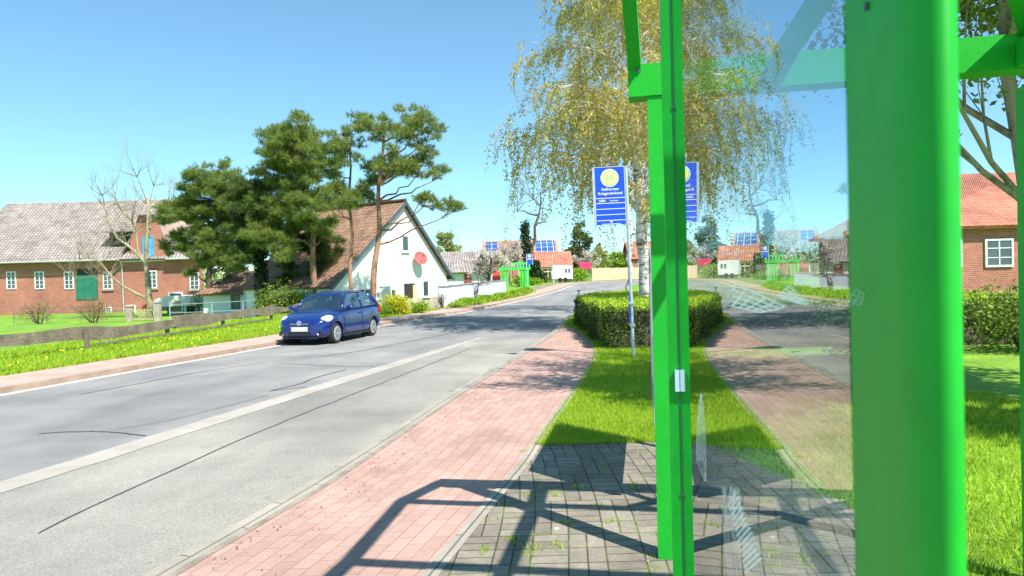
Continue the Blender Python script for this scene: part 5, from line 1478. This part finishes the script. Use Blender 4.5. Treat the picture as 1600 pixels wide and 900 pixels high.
net((1149, 443), (1133, 476), (1186, 488), (1226, 479), 4, 5)
net((1231, 446), (1214, 463), (1248, 474), (1263, 475), 4, 4, .9)
net((1338, 452), (1320, 474), (1345, 476), (1350, 460), 3, 2, .9)
m_ = MB()
for k in range(9):                            # long scribbles low on the glass
    x = 1138 + k * 3; scr(m_, [(1140 + 14 * random.random(), 757 + 10 * random.random()), (x + random.uniform(-3, 8), 810), (1146 + k * 4.8, 850), (1152 + k * 7, 902)], .32)
for k in range(14): scr(m_, [(1138 + 2 * k, 790 + 8 * k), (1150 + 3 * k, 768 + 8 * k)], .3)
for k in range(5): scr(m_, [(1128 + k, 760), (1130 + k * 2, 830), (1138 + k * 2, 900)], .28)
obj('scratch_marks', m_, M['scratch'], gp_)
m_ = MB()
for k in range(5): scr(m_, [(1092 + random.uniform(0, 5), 612 + 10 * random.random()), (1089 + k * 3, 665), (1088 + k * 3.4, 720), (1100 + random.uniform(0, 3), 752)], .3)
obj('scratch_marks', m_, M['scratch'], gp_)
# timetable board standing beyond the shelter, seen almost edge-on
tb = thing('timetable_board', 'grey framed notice board on two legs seen edge-on behind the green post', 'notice board', S(5.8, .1, GZ))
q0, q1 = 4.98, 6.75
obj('panel', MB().box(S((q0 + q1) / 2, .085, 1.30), (q1 - q0 - .02, .05, 1.15), mS), M['darksteel'], tb)
fr = MB()
for z in (.70, 1.90): fr.box(S((q0 + q1) / 2, .085, z), (q1 - q0 + .06, .07, .06), mS)
for s_ in (q0, q1): fr.box(S(s_, .085, 1.30), (.06, .07, 1.14), mS)
obj('frame', fr, M['steel'], tb, bevel=.005)
for s_ in (q0 + .06, q1 - .06): obj('leg', MB().box(S(s_, .125, (GZ + 1.9) / 2), (.05, .05, 1.9 - GZ), mS), M['steel'], tb)
obj('notice', MB().box(S((q0 + q1) / 2, .057, 1.30), (1.3, .004, .9), mS), M['white'], tb)

# ------------------------------------------------------------------ garden to the right, seen through the glass, and an added shade tree
t, a, b, e, r = gable_house('garden_house', 'rendered house with pink tiled roof behind the shelter', 'house', 1425, 1850, 30, 345, 268, 9, M['redtile'], M['brick'], 4.2)
for px in (1480, 1560, 1660):
    c = at(px, 395, 30); rect_window(t, (c.x, 29.98, c.z), 1.2, 1.2, M['frame'], M['winglass'])
p = Vector((5.75, 7.4, .1)); bt2 = thing('young_tree', 'young tree with thin branches and few fresh leaves behind the shelter glass', 'tree', p)
mb = MB(); tips = []
P, rr = limb(p - Vector((0, 0, .1)), p + Vector((-.3, .3, 4.6)), .11, .06, 0, .02, 6); mb.tube(P, rr, 8, False); obj('trunk', mb, M['barebark'], bt2)
mb = MB()
for k in range(14):
    a = k * 2.4; grow(mb, P[3 + k % 4], Vector((math.cos(a) - .25, math.sin(a) + .3, .9)), 1.9, .04, 3, .5, .10, n=3, tips=tips)
obj('branch', mb, M['barebark'], bt2)
tp = np.array([tuple(q) for q in tips]); tp = tp[RNG.integers(0, len(tp), 22000)] + RNG.normal(0, .13, (22000, 3))
obj('crown', leaf_cloud(tp, .08, .6), M['mixleaf'], bt2)
p = Vector((7.4, 6.2, .1)); st_ = thing('added_shade_tree', 'made-up leafy tree right of the shelter, added out of view to shade the lawn', 'tree', p)  # unseen tree, added only to shade the lawn behind the pane
P, rr = limb(p - Vector((0, 0, .1)), p + Vector((.2, .2, 5.5)), .2, .1, 0, .02, 6); obj('trunk', MB().tube(P, rr, 8, False), M['darkbark'], st_)
mb = MB(); parts = []
for k in range(40):
    a = k * 2.4; q = Vector((7.2 + 2.4 * math.cos(a) * (.3 + .7 * (k % 3) / 2), 6.6 + 2.4 * math.sin(a) * (.3 + .7 * (k % 3) / 2), 5. + 3.0 * random.random()))
    L_, r2 = limb(P[4], q, .06, .015, -.1, .06, 5); mb.tube(L_, r2, 5, False)
    parts.append(leaf_cloud(ell(q, (1., 1., .8), 1000, .6, False), .13, .7))
obj('branch', mb, M['darkbark'], st_); obj('crown', merge(*parts), M['mixleaf'], st_)
for x, y, r_, lb in ((6.1, 12.4, 1.1, 'dense bush added before the hedge to darken the lit lawn through the glass'), (9.5, 13, 1.2, 'rounded garden bush on the lawn behind the shelter'), (13.5, 16, 1.5, 'larger green bush before the pink roofed house'), (16, 11, 1.3, 'dark bush at the garden edge right of the shelter')):  # first bush is added to darken the bright lawn band behind the pane
    bush('garden_bush', lb, 'bush', (x, y, .1), (r_, r_, r_ * 1.1), M['mixleaf'], 3500, .08)

# ------------------------------------------------------------------ grass
def blades(P, h, w):
    n = len(P); hh = h * RNG.uniform(.5, 1.3, n); a = RNG.uniform(0, 2 * math.pi, n)
    side = np.stack([np.cos(a), np.sin(a), np.zeros(n)], 1) * (w * .5)
    tip = P + np.stack([RNG.normal(0, .45, n) * hh, RNG.normal(0, .45, n) * hh, hh], 1)
    return np.stack([P - side, P + side, tip], 1).reshape(-1, 3), np.arange(n * 3).reshape(-1, 3)
n = 150000
y = 6.75 + 8.7 * RNG.uniform(0, 1, n) ** 1.4; x = RNG.uniform(.1, 3.6, n)
pxs = np.interp(y, resample(PATH_R, 200)[:, 1], resample(PATH_R, 200)[:, 0]); ok = x > pxs + RNG.normal(0, .03, n) + .02
P1 = np.stack([x, y, np.full(n, .10)], 1)[ok]
n = 60000; y = RNG.uniform(1.5, 9, n); x = RNG.uniform(1.7, 6, n); pr = np.interp(y, [-6, -2, 2, 4.4, 5.9, 6.75, 9], [1.2, 1.9, 2.35, 2.3, 2., 1.75, .9])
P2 = np.stack([x, y, np.full(n, .10)], 1)[x > pr + RNG.normal(0, .12, n)]
n = 6000; y = RNG.uniform(15, 22, n); x = np.interp(y, [15, 19, 22], [1.75, 1.9, 1.78]) + RNG.uniform(0, .3, n); P3 = np.stack([x, y, np.full(n, .1)], 1)
n = 9000; y = RNG.uniform(22.2, 30, n); lo = np.array([near_x(v) for v in y]); x = lo + RNG.uniform(0, 1, n) * np.clip(2.1 + (y - 22) * .1 - lo, .15, 3); P4 = np.stack([x, y, np.full(n, .1)], 1)
P1 = np.concatenate([P1, P2, P3, P4])
o = obj('grass', blades(P1, .055, .011), M['grass']); tag(o, 'short sunlit lawn grass between brick path and hedge', 'grass', kind='stuff')
# weeds in the paving joints
parts = []
for k in range(46):
    c = np.array([random.uniform(-.2, 1.9), random.uniform(3.4, 6.7), .118]); nn = random.randint(8, 30)
    if c[0] < np.interp(c[1], [1.8, 4.2, 6.1], [-.98, -.4, .06]): continue
    parts.append(blades(c + RNG.normal(0, .03, (nn, 3)) * np.array([1, 1, 0]), .025, .008))
o = obj('paving_weeds', merge(*parts), M['grass']); tag(o, 'tiny weeds sprouting from the grey paving joints', 'weeds', kind='stuff')
# verge beyond the road
fr_ = offset(FAR, 1.6, 300)
n = 60000; y = RNG.uniform(8, 36, n); x0 = np.interp(y, fr_[:, 1], fr_[:, 0]); x1 = np.array([fx(v) for v in y]) - 2.5
f = RNG.uniform(0, 1, n) ** 1.5; x = x0 + (x1 - x0) * f; z = np.array([T(v) for v in y]) + .09
o = obj('verge_grass', blades(np.stack([x, y, z], 1), .095, .03), M['grass']); tag(o, 'rough grass verge along the far pavement', 'grass', kind='stuff')
n = 520; y = RNG.uniform(9, 33, n); x0 = np.interp(y, fr_[:, 1], fr_[:, 0]); x1 = np.array([fx(v) for v in y])
x = x0 + (x1 - x0) * RNG.uniform(.02, .95, n); z = np.array([T(v) for v in y]) + .09 + RNG.uniform(.06, .15, n)
P = np.stack([x, y, z], 1); keep = (np.sin(y * 1.9) + np.sin(y * .7 + x * 2) + RNG.normal(0, .7, n)) > -.2
o = obj('dandelions', leaf_cloud(P[keep], .048, .9), M['dandelion']); tag(o, 'yellow dandelion heads scattered in the far verge', 'flowers', kind='stuff')
# crumbs along kerbs, fallen leaves
n = 700; y = RNG.uniform(3, 18, n); kx = np.interp(y, resample(NEAR, 200)[:, 1], resample(NEAR, 200)[:, 0]); x = kx + .26 + np.abs(RNG.normal(0, .25, n))
o = obj('fallen_leaves', leaf_cloud(np.stack([x, y, np.full(n, .124)], 1), .016, .7), M['dryleaf']); tag(o, 'small dry leaf crumbs along the kerb', 'leaf litter', kind='stuff')
